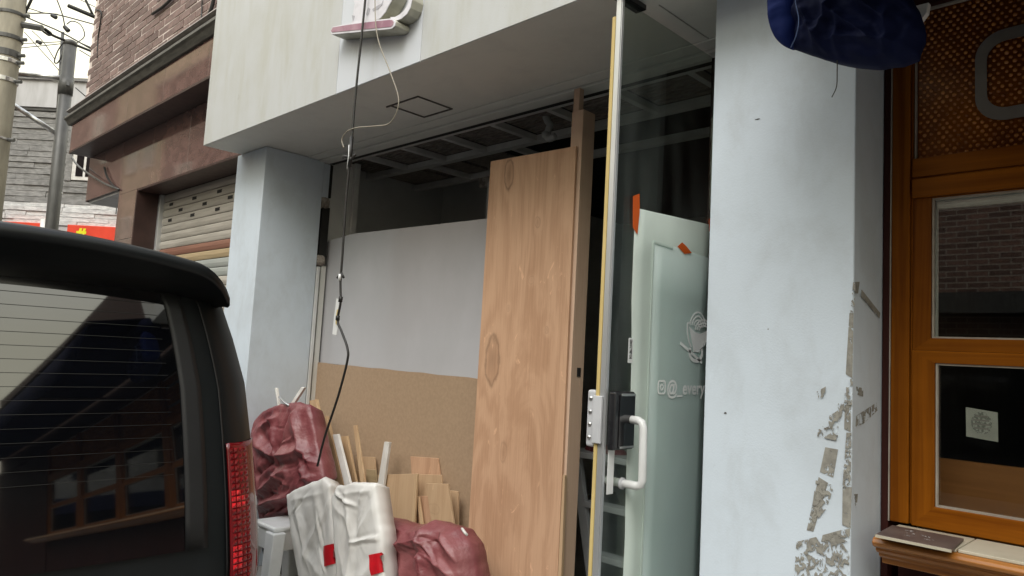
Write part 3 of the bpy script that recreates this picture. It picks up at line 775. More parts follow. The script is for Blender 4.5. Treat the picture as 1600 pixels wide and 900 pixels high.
sq = arc(2.221, 1.428, 0.010, 0.010, 0, 90, 4) + arc(2.197, 1.428, 0.010, 0.010, 90, 180, 4) + arc(2.197, 1.404, 0.010, 0.010, 180, 270, 4) + arc(2.221, 1.404, 0.010, 0.010, 270, 360, 4)
ring_strip(b, sq, 0.006, XP); ring_strip(b, arc(2.209, 1.416, 0.009, 0.009, 0, 345, 14), 0.005, XP)
b.bm.faces.new([b.bm.verts.new((XP, y, z)) for y, z in arc(2.222, 1.431, 0.003, 0.003, 0, 300, 5)])
b.build('camera_icon', M_print, door, solid=0.0006)
b = MB()
b.bm.faces.new([b.bm.verts.new((XP, y, z)) for y, z in [(2.378, 1.640), (2.42, 1.622), (2.46, 1.618), (2.505, 1.632), (2.515, 1.60), (2.49, 1.575), (2.462, 1.56), (2.455, 1.548), (2.415, 1.548), (2.405, 1.575)]])
ring_strip(b, [(2.385, 1.655), (2.366, 1.652), (2.366, 1.62), (2.38, 1.585), (2.396, 1.565)], 0.007, XP, False)
ring_strip(b, arc(2.432, 1.545, 0.045, 0.03, 150, 390, 18), 0.013, XP, False)
for i in range(4): ring_strip(b, arc(2.44, 1.632, 0.058 - i * 0.013, 0.066 - i * 0.015, 15, 168 - i * 6, 12), 0.006, XP, False)
for i in range(3): ring_strip(b, arc(2.485, 1.63, 0.062 - i * 0.014, 0.042 - i * 0.011, 60, 178, 10), 0.006, XP + 0.0002, False)
b.build('noodle_bowl_print', M_print, door, solid=0.0006)
b = MB(); ring_strip(b, [(2.322, 1.577), (2.478, 1.510)], 0.011, XP, False); b.build('chopstick_print', M_print, door, solid=0.0006)
# push / pull sticker
b = MB(); b.box(XD + 0.004, XD + 0.0052, 2.006, 2.032, 1.495, 1.578); st = b.build('sticker', M_white, door, bev=0.004)
for i, ch in enumerate('당기세요'[0:4]):
    text_on('sticker_lettering', ch, 0.017, frame_m((XD + 0.0058, 2.011, 1.5585 - i * 0.0165), ey, ez), M_ink, st, bold=0.0006)
# lock
lk = MB(); lk.box(XD + 0.007, XD + 0.036, 1.902, 2.015, 1.216, 1.402); lo = lk.build('digital_lock', M_black, door, bev=0.008, seg=3)
b = MB(); b.box(XD + 0.0362, XD + 0.039, 1.925, 2.01, 1.225, 1.393); b.build('touch_panel', M_gloss, lo, bev=0.002)
b = MB(); b.box(XD + 0.0392, XD + 0.043, 1.93, 2.006, 1.388, 1.396); b.box(XD + 0.0392, XD + 0.042, 1.93, 2.006, 1.222, 1.229); b.build('chrome_strip', M_steel, lo, bev=0.001)
b = MB(); b.box(XD - 0.066, XD - 0.032, 1.888, 1.965, 1.22, 1.402); li = b.build('inner_lock_body', M_silver, door, bev=0.008, seg=3)
b = MB(); b.box(XD - 0.0315, XD + 0.002, 1.876, 1.8855, 1.235, 1.385); b.build('strike_plate', M_silver, lo, bev=0.002)
for z in (1.375, 1.332, 1.292, 1.25):
    b = MB(); b.dome((XD - 0.05, 1.8875, z), 0.008, (0, -1, 0), 0.006, 8); b.build('screw', M_steel, li, True)
b = MB(); b.box(XD + 0.0065, XD + 0.009, 1.915, 1.948, 1.075, 1.215); b.build('lock_cover_plate', M_white, door, bev=0.001)
# handle
for sgn, nm in ((1, 'pull_handle'),):
    xb = XD + 0.085
    b = MB()
    path = [(XD + 0.007, 1.992, 1.312), (xb - 0.02, 1.992, 1.312), (xb - 0.006, 1.992, 1.306), (xb, 1.992, 1.292), (xb, 1.998, 1.125), (xb - 0.006, 1.999, 1.11), (xb - 0.02, 1.999, 1.104), (XD - 0.055, 1.999, 1.104)]
    b.tube(path, 0.0135, 14); hd = b.build(nm, M_white, door, True)
    for z in (1.312, 1.104):
        b = MB(); b.tube([(XD + 0.006, 1.994, z), (XD + 0.014, 1.994, z)], 0.019, 14); b.build('collar', M_silver, hd, True)

# ------------------------------------------------------------------ logo sign on the fascia
sg = thing('logo_sign', (-2.9, 1.853, 3.0), 'weathered white noodle bowl logo sign with faded mauve chopstick bar on the fascia', 'sign')
M_signw = mat('sign face white', (0.70, 0.69, 0.74), (0.52, 0.51, 0.55), 0.45, 9, lo=0.5, hi=0.72)
M_mauve = mat('faded mauve face', (0.30, 0.14, 0.20), (0.40, 0.24, 0.29), 0.45, 14)
M_return = mat('sign return', (0.50, 0.49, 0.41), (0.36, 0.35, 0.29), 0.5, 9)
M_peel = mat('peeled vinyl', (0.36, 0.36, 0.40), (0.45, 0.44, 0.48), 0.6, 20)
YF = 1.853
def capsule(x0, z0, x1, z1, r, n=8):
    d = Vector((x1 - x0, z1 - z0)).normalized(); q = Vector((-d.y, d.x)); a = math.atan2(q.y, q.x)
    return [(x1 + r * math.cos(a - math.pi * i / n), z1 + r * math.sin(a - math.pi * i / n)) for i in range(n + 1)] + [(x0 - d.x * r * 0.2 - q.x * r, z0 - d.y * r * 0.2 - q.y * r), (x0 - d.x * r * 0.2 + q.x * r, z0 - d.y * r * 0.2 + q.y * r)]
def channel(name, out, y0, y1, face, rim, inset_r=None):
    b = MB(); b.prism(out, 'Y', y0, y1); o = b.build(name, M_return, sg, bev=0.003)
    return o
SG = {'bar': [(-3.104, 3.028), (-3.084, 3.046), (-2.92, 3.018), (-2.751, 2.98), (-2.601, 2.946), (-2.576, 2.936), (-2.558, 2.918), (-2.561, 2.901), (-2.581, 2.894), (-2.609, 2.898), (-2.756, 2.932), (-2.938, 2.973), (-3.089, 3.008)], 'barface': [(-3.095, 3.027), (-3.08, 3.041), (-2.919, 3.009), (-2.75, 2.973), (-2.6, 2.938), (-2.583, 2.932), (-2.571, 2.92), (-2.574, 2.908), (-2.588, 2.903), (-2.757, 2.942), (-2.921, 2.98), (-3.083, 3.017)], 'bowl': [(-2.928, 3.021), (-2.928, 3.046), (-2.923, 3.072), (-2.916, 3.113), (-2.932, 3.139), (-2.957, 3.191), (-2.977, 3.248), (-2.953, 3.298), (-2.862, 3.294), (-2.718, 3.251), (-2.628, 3.185), (-2.582, 3.116), (-2.592, 3.059), (-2.615, 3.033), (-2.635, 3.016), (-2.654, 2.995), (-2.685, 2.98), (-2.707, 2.975)], 'peel': [[(-2.931, 3.062), (-2.905, 3.051), (-2.917, 3.028)], [(-2.81, 3.032), (-2.796, 3.059), (-2.778, 3.046), (-2.786, 3.024), (-2.803, 3.022)], [(-2.76, 3.04), (-2.726, 3.044), (-2.687, 3.045), (-2.678, 3.058), (-2.681, 3.037), (-2.713, 3.026), (-2.752, 3.026)]], 'ring': ([(-2.614, 2.952), (-2.57, 2.934), (-2.538, 2.933), (-2.503, 2.942), (-2.48, 2.964), (-2.471, 2.997), (-2.478, 3.038), (-2.509, 3.084)], [(-2.626, 2.965), (-2.588, 2.955), (-2.556, 2.956), (-2.531, 2.963), (-2.505, 2.978), (-2.492, 3.003), (-2.499, 3.041), (-2.526, 3.08)])}
o = channel('chopstick_bar', SG['bar'], YF - 0.075, YF - 0.001, None, None)
b = MB(); b.prism(SG['bar'], 'Y', YF - 0.079, YF - 0.0755); b.build('white_edge', M_signw, o, bev=0.0015)
b = MB(); b.prism(SG['barface'], 'Y', YF - 0.081, YF - 0.0795); b.build('mauve_face', M_mauve, o)
o = channel('bowl', SG['bowl'], YF - 0.066, YF - 0.001, None, None)
b = MB(); b.prism(SG['bowl'], 'Y', YF - 0.070, YF - 0.0665); b.build('bowl_face', M_signw, o, bev=0.0015)
b = MB()
for q in SG['peel']: b.prism(q, 'Y', YF - 0.0712, YF - 0.0705)
b.build('peeled_vinyl', M_peel, o)
for nm, key, d in (('foot_ring', 'ring', 0.06),):
    rows_o, rows_i = SG[key]
    b = MB()
    n = len(rows_o)
    b.grid([[(rows_o[i][0], YF - d, rows_o[i][1]), (rows_i[i][0], YF - d, rows_i[i][1])] for i in range(n)])
    b.grid([[(rows_o[i][0], YF - 0.001, rows_o[i][1]), (rows_o[i][0], YF - d, rows_o[i][1])] for i in range(n)])
    b.grid([[(rows_i[i][0], YF - d, rows_i[i][1]), (rows_i[i][0], YF - 0.001, rows_i[i][1])] for i in range(n)])
    bmesh.ops.remove_doubles(b.bm, verts=b.bm.verts[:], dist=0.0005)
    o = b.build(nm, M_return, sg)
    b = MB(); b.grid([[(rows_o[i][0], YF - d - 0.002, rows_o[i][1]), (rows_i[i][0], YF - d - 0.002, rows_i[i][1])] for i in range(n)]); b.build('ring_face', M_signw, o, solid=0.002)

# ------------------------------------------------------------------ cables hanging in front of the shop
bc = thing('black_cable', (-2.8, 1.76, 1.9), 'black power cable hanging plumb in front of the opening, its loose end curling down', 'cable')
b = MB(); b.tube(spline([(-2.79, 1.76, 4.9), (-2.789, 1.76, 3.6), (-2.788, 1.76, 3.3), (-2.79, 1.76, 3.08), (-2.803, 1.755, 2.63), (-2.797, 1.75, 2.38), (-2.806, 1.75, 2.16), (-2.801, 1.75, 1.9), (-2.80, 1.75, 1.78), (-2.787, 1.75, 1.69), (-2.80, 1.75, 1.61), (-2.76, 1.75, 1.56), (-2.704, 1.75, 1.488), (-2.70, 1.75, 1.43), (-2.75, 1.75, 1.279), (-2.83, 1.75, 1.10), (-2.872, 1.75, 0.967)], 8), 0.0052, 8); b.build('cord', M_cable, bc, True)
b = MB()
for s in (-1, 1): b.tube([(-2.80, 1.75, 1.822), (-2.80 + s * 0.026, 1.748, 1.798)], 0.0052, 6)
b.tube([(-2.80, 1.75, 2.44), (-2.795, 1.748, 2.30)], 0.009, 8)
for s in (-1, 1): b.tube(spline([(-2.80, 1.75, 2.345), (-2.80 + s * 0.03, 1.74, 2.34 - 0.01 * s), (-2.80 + s * 0.05, 1.745, 2.35)], 4), 0.006, 6)
b.tube([(-2.787, 1.75, 1.715), (-2.79, 1.75, 1.69)], 0.0095, 8); b.tube([(-2.80, 1.75, 1.63), (-2.80, 1.75, 1.61)], 0.009, 8)
b.build('taped_splice', M_cable, bc, True)
b = MB(); b.tube([(-2.803, 1.743, 2.40), (-2.797, 1.742, 2.35), (-2.805, 1.743, 2.29)], 0.0036, 6); b.tube([(-2.80, 1.745, 1.815), (-2.802, 1.745, 1.785)], 0.007, 6); b.build('white_tie', M_white, bc, True)
b = MB(); b.prism([(-2.834, 1.708), (-2.795, 1.70), (-2.80, 1.60), (-2.812, 1.545), (-2.845, 1.548), (-2.843, 1.62)], 'Y', 1.757, 1.7595); tg = b.build('paper_tag', M_white, bc)
b = MB(); b.prism([(-2.822, 1.655), (-2.812, 1.66), (-2.812, 1.61), (-2.818, 1.588), (-2.824, 1.60)], 'Y', 1.7555, 1.7565); b.build('brown_stain', M_strip, tg)
bw = MB(); bw.tube(spline([(-2.74, 1.757, 4.9), (-2.73, 1.757, 3.6), (-2.722, 1.757, 3.3), (-2.706, 1.757, 3.06), (-2.66, 1.755, 2.87), (-2.54, 1.752, 2.68), (-2.466, 1.75, 2.557), (-2.468, 1.75, 2.49), (-2.52, 1.75, 2.447), (-2.62, 1.75, 2.455), (-2.75, 1.745, 2.471), (-2.835, 1.745, 2.468), (-2.872, 1.745, 2.437), (-2.85, 1.745, 2.395)], 8), 0.0026, 6)
tag(bw.build('beige_wire', M_beige, loc=(-2.6, 1.75, 2.5), smooth=True), 'thin beige wire dangling in an S curve beside the black cable', 'wire')

# -- open two
# ------------------------------------------------------------------ debris heap in front of the opening
def board(name, quad, Y, th, m, label, cat, group=None, bev=0.0015, down=0.12):
    """a board standing in the heap: quad = top left, top right, bottom right, bottom left (x, z); continued down to the pavement"""
    tl, tr_, br, bl = [Vector(q) for q in quad]
    def ext(a, b):
        d = b - a
        return b if d.y > -0.01 else a + d * ((a.y - down) / -d.y)
    br, bl = ext(tr_, br), ext(tl, bl)
    b = MB(); b.prism([tuple(tl), tuple(tr_), tuple(br), tuple(bl)], 'Y', Y - th, Y)
    o = b.build(name, m, loc=((bl.x + br.x) / 2, Y, down), bev=bev)
    return tag(o, label, cat, group)
GP = 'offcuts leaning in the debris heap'
board('timber_board', [(-4.123, 1.145), (-4.049, 1.159), (-3.744, 0.641), (-3.864, 0.602)], 2.44, 0.022, M_pine, 'longest pale timber board leaning beside the higher maroon tarpaulin bundle', 'board', GP)
board('timber_board', [(-3.925, 1.062), (-3.869, 1.075), (-3.633, 0.716), (-3.743, 0.680)], 2.41, 0.02, M_tan, 'darker tan board leaning just right of the longest pale board', 'board', GP)
board('white_batten', [(-3.752, 0.979), (-3.698, 0.989), (-3.531, 0.728), (-3.587, 0.711)], 2.385, 0.015, M_whitewood, 'white batten leaning left, rising out of the middle white sack', 'batten', GP)
board('tan_batten', [(-3.785, 0.961), (-3.718, 0.973), (-3.602, 0.753), (-3.660, 0.741)], 2.46, 0.015, M_tan, 'short tan batten standing right behind the left leaning white batten', 'batten', GP)
board('thin_lath', [(-3.532, 1.055), (-3.501, 1.062), (-3.383, 0.777), (-3.425, 0.767)], 2.37, 0.01, M_pine, 'thinnest wooden lath, standing nearly upright above the middle white sack', 'lath', GP)
board('white_batten', [(-3.398, 0.976), (-3.350, 0.978), (-3.371, 0.796), (-3.425, 0.791)], 2.5, 0.016, M_whitewood, 'short white batten leaning right against the brown hardboard', 'batten', GP)
board('plywood_offcut', [(-3.808, 0.834), (-3.610, 0.857), (-3.564, 0.694), (-3.786, 0.666)], 2.585, 0.009, M_ply2, 'small square plywood offcut behind the thin lath', 'offcut', GP)
board('yellow_board', [(-3.664, 0.780), (-3.567, 0.790), (-3.543, 0.699), (-3.651, 0.681)], 2.57, 0.009, M_slatyel, 'yellowish board scrap peeking over the middle white sack', 'offcut', GP)
board('tan_offcut', [(-3.768, 0.760), (-3.617, 0.783), (-3.593, 0.695), (-3.756, 0.669)], 2.52, 0.009, M_tan, 'low tan scrap at the foot of the thin lath', 'offcut', GP)
board('plywood_offcut', [(-3.476, 0.779), (-3.142, 0.836), (-3.102, 0.575), (-3.398, 0.544)], 2.52, 0.01, M_ply2, 'largest square plywood offcut with wavy grain right of the white sacks', 'offcut', GP)
board('plywood_offcut', [(-3.291, 0.903), (-3.053, 0.925), (-3.007, 0.783), (-3.256, 0.743)], 2.6, 0.009, M_ply, 'reddish plywood offcut standing highest at the back of the heap', 'offcut', GP)
board('plywood_offcut', [(-3.180, 0.824), (-2.967, 0.853), (-2.914, 0.575), (-3.141, 0.562)], 2.56, 0.009, M_ply2, 'plywood offcut half hidden behind the narrow front slip of wood', 'offcut', GP)
board('thin_lath', [(-3.099, 0.845), (-3.077, 0.848), (-3.078, 0.600), (-3.104, 0.594)], 2.49, 0.012, M_pine, 'pale lath edge standing against the largest plywood offcut', 'lath', GP)
board('thin_lath', [(-3.100, 0.726), (-3.079, 0.726), (-3.025, 0.575), (-3.051, 0.566)], 2.51, 0.01, M_pine, 'short pale lath slanting down over the lower brown offcut', 'lath', GP)
board('plywood_offcut', [(-3.126, 0.719), (-3.004, 0.740), (-2.950, 0.570), (-3.096, 0.541)], 2.535, 0.009, M_ply, 'low brown plywood offcut behind the slanting short lath', 'offcut', GP)
board('plywood_offcut', [(-2.979, 0.815), (-2.809, 0.840), (-2.742, 0.646), (-2.914, 0.631)], 2.47, 0.012, M_ply2, 'pale plywood slip tilted left at the front of the heap', 'offcut', GP)
board('plywood_offcut', [(-2.922, 0.785), (-2.818, 0.793), (-2.800, 0.599), (-2.878, 0.583)], 2.55, 0.009, M_ply2, 'brown plywood offcut at the right end of the heap', 'offcut', GP)
for a, c, lab in (((-4.142, 2.200, 1.222), (-4.081, 2.200, 1.097), 'white rod poking up at the left top of the maroon tarpaulin'), ((-3.855, 2.220, 1.246), (-3.984, 2.220, 1.124), 'white flat strip slanting out of the right top of the maroon tarpaulin')):
    b = MB(); a, c = Vector(a), Vector(c); d = Vector((0.009 if 'rod' in lab else 0.018, 0, 0)); e = Vector((0, 0.008, 0))
    c = c + (c - a) * 0.5
    b.hexa([a - d - e, a + d - e, a + d + e, a - d + e, c - d - e, c + d - e, c + d + e, c - d + e])
    tag(b.build('white_rod', M_whitewood, loc=c, bev=0.002), lab, 'rod', GP)
b = MB(); b.tube(spline([(-4.083, 2.190, 1.173), (-3.979, 2.170, 1.148), (-3.935, 2.180, 1.133)], 5), 0.006, 6)
tag(b.build('wire_scrap', M_alu, loc=(-3.979, 2.170, 1.148), smooth=True), 'bent grey wire scrap between the two white rods', 'wire')

tarp = crumple([(-4.423, 0.969), (-4.279, 1.071), (-4.064, 1.133), (-3.843, 1.162), (-3.720, 1.151), (-3.635, 0.996), (-3.555, 0.867), (-3.495, 0.766), (-3.663, 0.649), (-3.844, 0.539), (-3.981, 0.469), (-4.047, 0.405), (-4.195, 0.428), (-4.249, 0.540), (-4.341, 0.719)], 2.2, 0.06, 0.15, 2.3, 0.038, 3.0, (1.1, 0.8), 5.0, nrand=26, folds=[((-4.303, 0.880), (-3.974, 0.827), 0.05, 0.03), ((-3.974, 0.827), (-3.664, 0.922), 0.045, 0.035), ((-3.974, 0.827), (-4.120, 1.093), 0.035, 0.03), ((-3.959, 0.829), (-3.894, 1.114), -0.03, 0.03), ((-4.261, 0.971), (-4.052, 1.062), 0.03, 0.025), ((-4.273, 0.670), (-3.938, 0.843), -0.03, 0.025), ((-4.168, 0.592), (-3.838, 0.773), 0.045, 0.028), ((-4.178, 0.514), (-3.760, 0.643), 0.05, 0.022), ((-4.045, 0.483), (-3.694, 0.671), -0.03, 0.02), ((-4.100, 0.435), (-3.927, 0.552), 0.04, 0.02), ((-3.830, 1.083), (-3.596, 0.826), 0.03, 0.03), ((-4.337, 0.837), (-4.185, 0.551), 0.03, 0.03), ((-3.721, 0.844), (-3.535, 0.732), 0.025, 0.025)])
tag(tarp.build('tarpaulin_bundle', M_tarp, loc=(-4.0, 2.2, 0.4), smooth=True), 'creased maroon tarpaulin bundle heaped against the left column', 'tarpaulin', 'maroon tarpaulins')
tarp = crumple([(-2.912, 0.700), (-2.775, 0.702), (-2.647, 0.710), (-2.524, 0.754), (-2.417, 0.761), (-2.345, 0.754), (-2.277, 0.705), (-2.229, 0.613), (-2.170, 0.451), (-2.208, 0.240), (-2.636, 0.101), (-2.846, 0.320)], 2.15, 0.06, 0.14, 8.7, 0.03, 2.6, (0.8, 1.1), 5.0, nrand=22, folds=[((-2.874, 0.689), (-2.522, 0.730), 0.03, 0.02), ((-2.523, 0.740), (-2.394, 0.310), 0.04, 0.04), ((-2.764, 0.600), (-2.477, 0.717), 0.03, 0.03), ((-2.858, 0.551), (-2.678, 0.477), -0.035, 0.025), ((-2.886, 0.574), (-2.751, 0.488), 0.04, 0.02), ((-2.416, 0.751), (-2.270, 0.629), 0.03, 0.03), ((-2.641, 0.571), (-2.562, 0.260), 0.03, 0.04), ((-2.822, 0.676), (-2.693, 0.616), 0.02, 0.02), ((-2.469, 0.637), (-2.258, 0.580), 0.025, 0.03)])
tag(tarp.build('tarpaulin_bundle', M_tarp, loc=(-2.5, 2.15, 0.1), smooth=True), 'maroon tarpaulin bag of offcuts at the foot of the plywood sheet', 'tarpaulin', 'maroon tarpaulins')
b = MB(); b.tube(spline([(-2.247, 2.060, 0.785), (-2.209, 2.040, 0.781), (-2.204, 2.050, 0.770)], 4), 0.006, 6)
tag(b.build('cord_end', M_whitewood, loc=(-2.209, 2.040, 0.781), smooth=True), 'pale cord end on the right top corner of the lower maroon bag', 'cord')
heap = lump(-4.6, -3.3, 2.3, 2.56, 0.1, 0.62, 4)  # dark body filling the gap behind tarpaulin and stool
tag(heap.build('dark_lump', M_dark, loc=(-4, 2.4, 0.1), smooth=True), 'dark lump almost hidden beneath the higher tarpaulin', 'bag')

def sack(outline, Y, seed, lab, label, tf, fr, folds):
    root = thing('woven_sack', (outline[0][0], Y, 0.1), label, 'sack', 'white woven sacks')
    mb = crumple(outline, Y, tf, 0.08, seed, 0.006, 6.0, (1.5, 0.6), 24.0, folds=[(a_, b_, am_ * 0.42, wd_ * 1.25) for a_, b_, am_, wd_ in folds], nrand=6)
    lb = patch_on(mb, lab)
    mb.build('sack_body', M_sack, root, True)
    lb.build('red_label', M_red, root, True)
sack([(-3.637, 0.692), (-3.523, 0.741), (-3.277, 0.835), (-3.214, 0.810), (-3.182, 0.710), (-3.123, 0.537), (-3.058, 0.313), (-3.030, 0.114), (-3.274, 0.041), (-3.447, 0.307), (-3.553, 0.510)], 2.05, 4.1, [(-3.213, 0.511), (-3.059, 0.565), (-3.036, 0.479), (-3.182, 0.421)], 'white woven sack with red patch leaning left next to the plastic stool', 0.022, 5.0, [((-3.533, 0.719), (-3.319, 0.338), 0.022, 0.02), ((-3.346, 0.802), (-3.236, 0.513), 0.03, 0.022), ((-3.258, 0.664), (-3.401, 0.381), 0.02, 0.018), ((-3.542, 0.612), (-3.382, 0.418), -0.015, 0.02), ((-3.565, 0.667), (-3.248, 0.761), 0.012, 0.012), ((-3.399, 0.446), (-3.138, 0.322), 0.02, 0.025), ((-3.269, 0.412), (-3.250, 0.079), 0.025, 0.03)])
sack([(-3.107, 0.778), (-3.063, 0.828), (-2.952, 0.863), (-2.751, 0.895), (-2.706, 0.774), (-2.662, 0.645), (-2.637, 0.515), (-2.580, 0.264), (-2.911, 0.164), (-2.979, 0.345), (-3.052, 0.591)], 1.99, 11.4, [(-2.738, 0.585), (-2.636, 0.621), (-2.613, 0.546), (-2.708, 0.504)], 'white woven sack with red patch standing between the other sack and the lower maroon bag', 0.022, 5.0, [((-2.976, 0.842), (-2.885, 0.597), 0.035, 0.022), ((-2.885, 0.597), (-2.889, 0.199), 0.03, 0.025), ((-3.045, 0.741), (-2.917, 0.677), 0.02, 0.02), ((-2.867, 0.854), (-2.862, 0.659), -0.016, 0.018), ((-2.738, 0.796), (-2.868, 0.629), 0.02, 0.018), ((-2.994, 0.573), (-2.743, 0.242), 0.02, 0.025), ((-3.063, 0.792), (-2.737, 0.864), 0.012, 0.012), ((-2.685, 0.558), (-2.843, 0.436), 0.02, 0.02)])

# white plastic stool
st0 = (-3.757, 2.120, 0.512)
stool = thing('plastic_stool', (st0[0], 2.12, 0.1), 'white moulded plastic stool beside the white sacks and the car', 'stool')
sx_, sy_, sz_ = st0[0] - 0.02, 2.12, st0[2]
b = MB(); b.box(sx_ - 0.125, sx_ + 0.125, sy_ - 0.125, sy_ + 0.125, sz_ - 0.03, sz_); b.build('seat', M_white, stool, bev=0.014, seg=3)
for i, j in ((-1, -1), (1, -1), (-1, 1), (1, 1)):
    b = MB(); tx, ty = sx_ + i * 0.10, sy_ + j * 0.10; bx, by = sx_ + i * 0.15, sy_ + j * 0.15
    w0, w1 = 0.046, 0.040; c8 = []
    for (cx, cy, z, w) in ((tx, ty, sz_ - 0.028, w0), (bx, by, 0.1, w1)):
        c8 += [(cx - w, cy - w * 0.8, z), (cx + w, cy - w * 0.8, z), (cx + w, cy + w * 0.8, z), (cx - w, cy + w * 0.8, z)]
    b.hexa(c8); b.build('leg', M_white, stool, bev=0.006)
for z in (sz_ - 0.10,):
    b = MB(); k = 0.10 + 0.05 * (sz_ - z) / 0.45
    for j in (-1, 1):
        b.box(sx_ - k, sx_ + k, sy_ + j * k - 0.008, sy_ + j * k + 0.008, z - 0.03, z + (0.075 if z > sz_ - 0.12 else 0.01)); b.box(sx_ + j * k - 0.008, sx_ + j * k + 0.008, sy_ - k, sy_ + k, z - 0.03, z + (0.075 if z > sz_ - 0.12 else 0.01))
    b.build('apron' if z > sz_ - 0.12 else 'stretcher', M_white, stool, bev=0.004)

# ------------------------------------------------------------------ timber fronted restaurant on the right
rs = thing('restaurant_building', (1.0, 2.34, 0.1), 'restaurant front in varnished timber with sash windows and amber pebbled fanlight', 'building')
b = MB(); b.box(-0.742, -0.7225, 2.34, 2.62, 0.1, 2.9); b.build('edge_board', M_darkwood, rs, bev=0.002)
b = MB(); b.box(-0.722, -0.719, 2.3395, 2.36, 1.08, 2.7); b.build('caulk_line', M_bead, rs)
b = MB(); b.box(-0.69, 6.5, 2.42, 9.0, 2.66, 4.5); b.build('upper_wall', M_darkwood, rs)
b = MB(); b.box(-0.70, 6.5, 2.34, 2.46, 2.62, 2.659); b.build('head_board', M_darkwood, rs)
b = MB(); b.box(-0.70, 6.5, 2.36, 2.44, 0.1, 0.985); b.build('stall_riser', M_darkwood, rs)
rm = MB(); rm.box(-0.72, 6.5, 6.0, 6.1, 0.1, 2.65); rm.box(-0.72, -0.69, 2.63, 6.0, 0.1, 2.65); rm.box(6.4, 6.5, 2.47, 6.0, 0.1, 2.65)
rm.build('room_wall', M_dark, rs)
rm = MB(); rm.box(-0.69, 6.4, 2.47, 6.0, 2.60, 2.655); rm.box(-0.69, 6.4, 2.47, 6.0, 0.05, 0.1); rm.build('room_lining', M_dark, rs)
def window(x0, w):
    """sash window bay from x0: jamb, transom, fanlight and two sashes"""
    xr = x0 + w
    b = MB(); b.box(x0, x0 + 0.05, 2.342, 2.45, 1.08, 2.62); b.box(x0 + 0.0505, x0 + 0.056, 2.350, 2.45, 1.08, 2.62); b.build('jamb', M_timber, rs, bev=0.003)
    b = MB(); b.box(xr - 0.05, xr, 2.342, 2.45, 1.08, 2.62); b.build('jamb', M_timber, rs, bev=0.003)
    b = MB(); b.box(x0 + 0.0565, xr - 0.051, 2.338, 2.45, 2.030, 2.086); b.box(x0 + 0.0565, xr - 0.051, 2.346, 2.45, 2.0865, 2.0915); b.box(x0 + 0.0565, xr - 0.051, 2.342, 2.45, 2.092, 2.150); b.build('transom', M_timberx, rs, bev=0.003)
    # fanlight
    a0, a1 = x0 + 0.062, xr - 0.056
    b = MB(); b.box(a0, a1, 2.372, 2.376, 2.152, 2.619); fg = b.build('fanlight_pane', M_amberpane, rs)
    b = MB(); r = 0; z = 2.158
    while z < 2.61:
        x = a0 + 0.008 + (0.010 if r % 2 else 0)
        while x < a1 - 0.006:
            b.dome((x + random.uniform(-0.001, 0.001), 2.3722, z + random.uniform(-0.0008, 0.0008)), random.uniform(0.0052, 0.0068), (random.uniform(-0.2, 0.2), -1, random.uniform(-0.1, 0.3)), 0.0062, 6); x += 0.020
        z += 0.0135; r += 1
    tag(b.build('pebble', M_amber, fg, True), kind='stuff')
    b = MB(); b.box(a0 - 0.0045, a0 - 0.0005, 2.360, 2.38, 2.151, 2.619); b.box(a0, a1, 2.362, 2.380, 2.6125, 2.6195); b.build('bead', M_bead, fg)
    # sashes
    for nm, g0, g1, yo, st_ in (('upper_sash', 1.615, 2.027, 2.352, 0.048), ('lower_sash', 1.14, 1.543, 2.344, 0.060)):
        s0, s1 = x0 + 0.0565, xr - 0.051
        top = 2.029 if nm == 'upper_sash' else 1.578; bot = 1.5785 if nm == 'upper_sash' else 1.0785
        b = MB(); ring = []
        for (xx0, xx1, zz0, zz1) in ((s0, s1, bot, top), (s0 + st_, s1 - st_, g0, min(g1, top - 0.001))):
            for yy in (yo, yo + 0.05): ring.append([b.bm.verts.new((x_, yy, z_)) for x_, z_ in ((xx0, zz0), (xx1, zz0), (xx1, zz1), (xx0, zz1))])
        for k_ in range(4):
            n_ = (k_ + 1) % 4
            for A_, B_ in ((ring[0], ring[2]), (ring[1], ring[3]), (ring[0], ring[1]), (ring[2], ring[3])):
                f_ = b.bm.faces.new((A_[k_], A_[n_], B_[n_], B_[k_])); f_.material_index = 1 if k_ in (0, 2) else 0
        fo = b.build(nm, M_timber, rs, bev=0.002, mats=[M_timberx])
        p0, p1 = s0 + st_ + 0.001, s1 - st_ - 0.001
        b = MB(); b.box(p0, p1, yo + 0.020, yo + 0.024, g0 + 0.0005, g1 - 0.0005); b.build('glass', M_pane, fo)
        b = MB(); q = 0.005
        b.box(p0, p0 + q, yo + 0.006, yo + 0.0195, g0, g1); b.box(p1 - q, p1, yo + 0.006, yo + 0.0195, g0, g1)
        b.box(p0 + q, p1 - q, yo + 0.006, yo + 0.0195, g0, g0 + q); b.box(p0 + q, p1 - q, yo + 0.006, yo + 0.0195, g1 - q, g1)
        b.build('bead', M_bead, fo)
        if nm == 'upper_sash':
            b = MB(); b.box(p0 + q, p1, yo + 0.0245, yo + 0.04, g1 - 0.03, g1 - 0.001); b.box(p0 + 0.004, p0 + 0.011, yo + 0.0245, yo + 0.03, g0, g1 - 0.03); b.build('inner_blind', M_gridbar, fo)
    return a0, a1
for i, x0 in enumerate((-0.7185, 0.42, 1.56, 2.70)): window(x0, 1.13)
b = MB(); b.box(3.9, 6.45, 2.35, 2.45, 0.1, 2.61); b.build('boarded_bay', M_darkwood, rs)
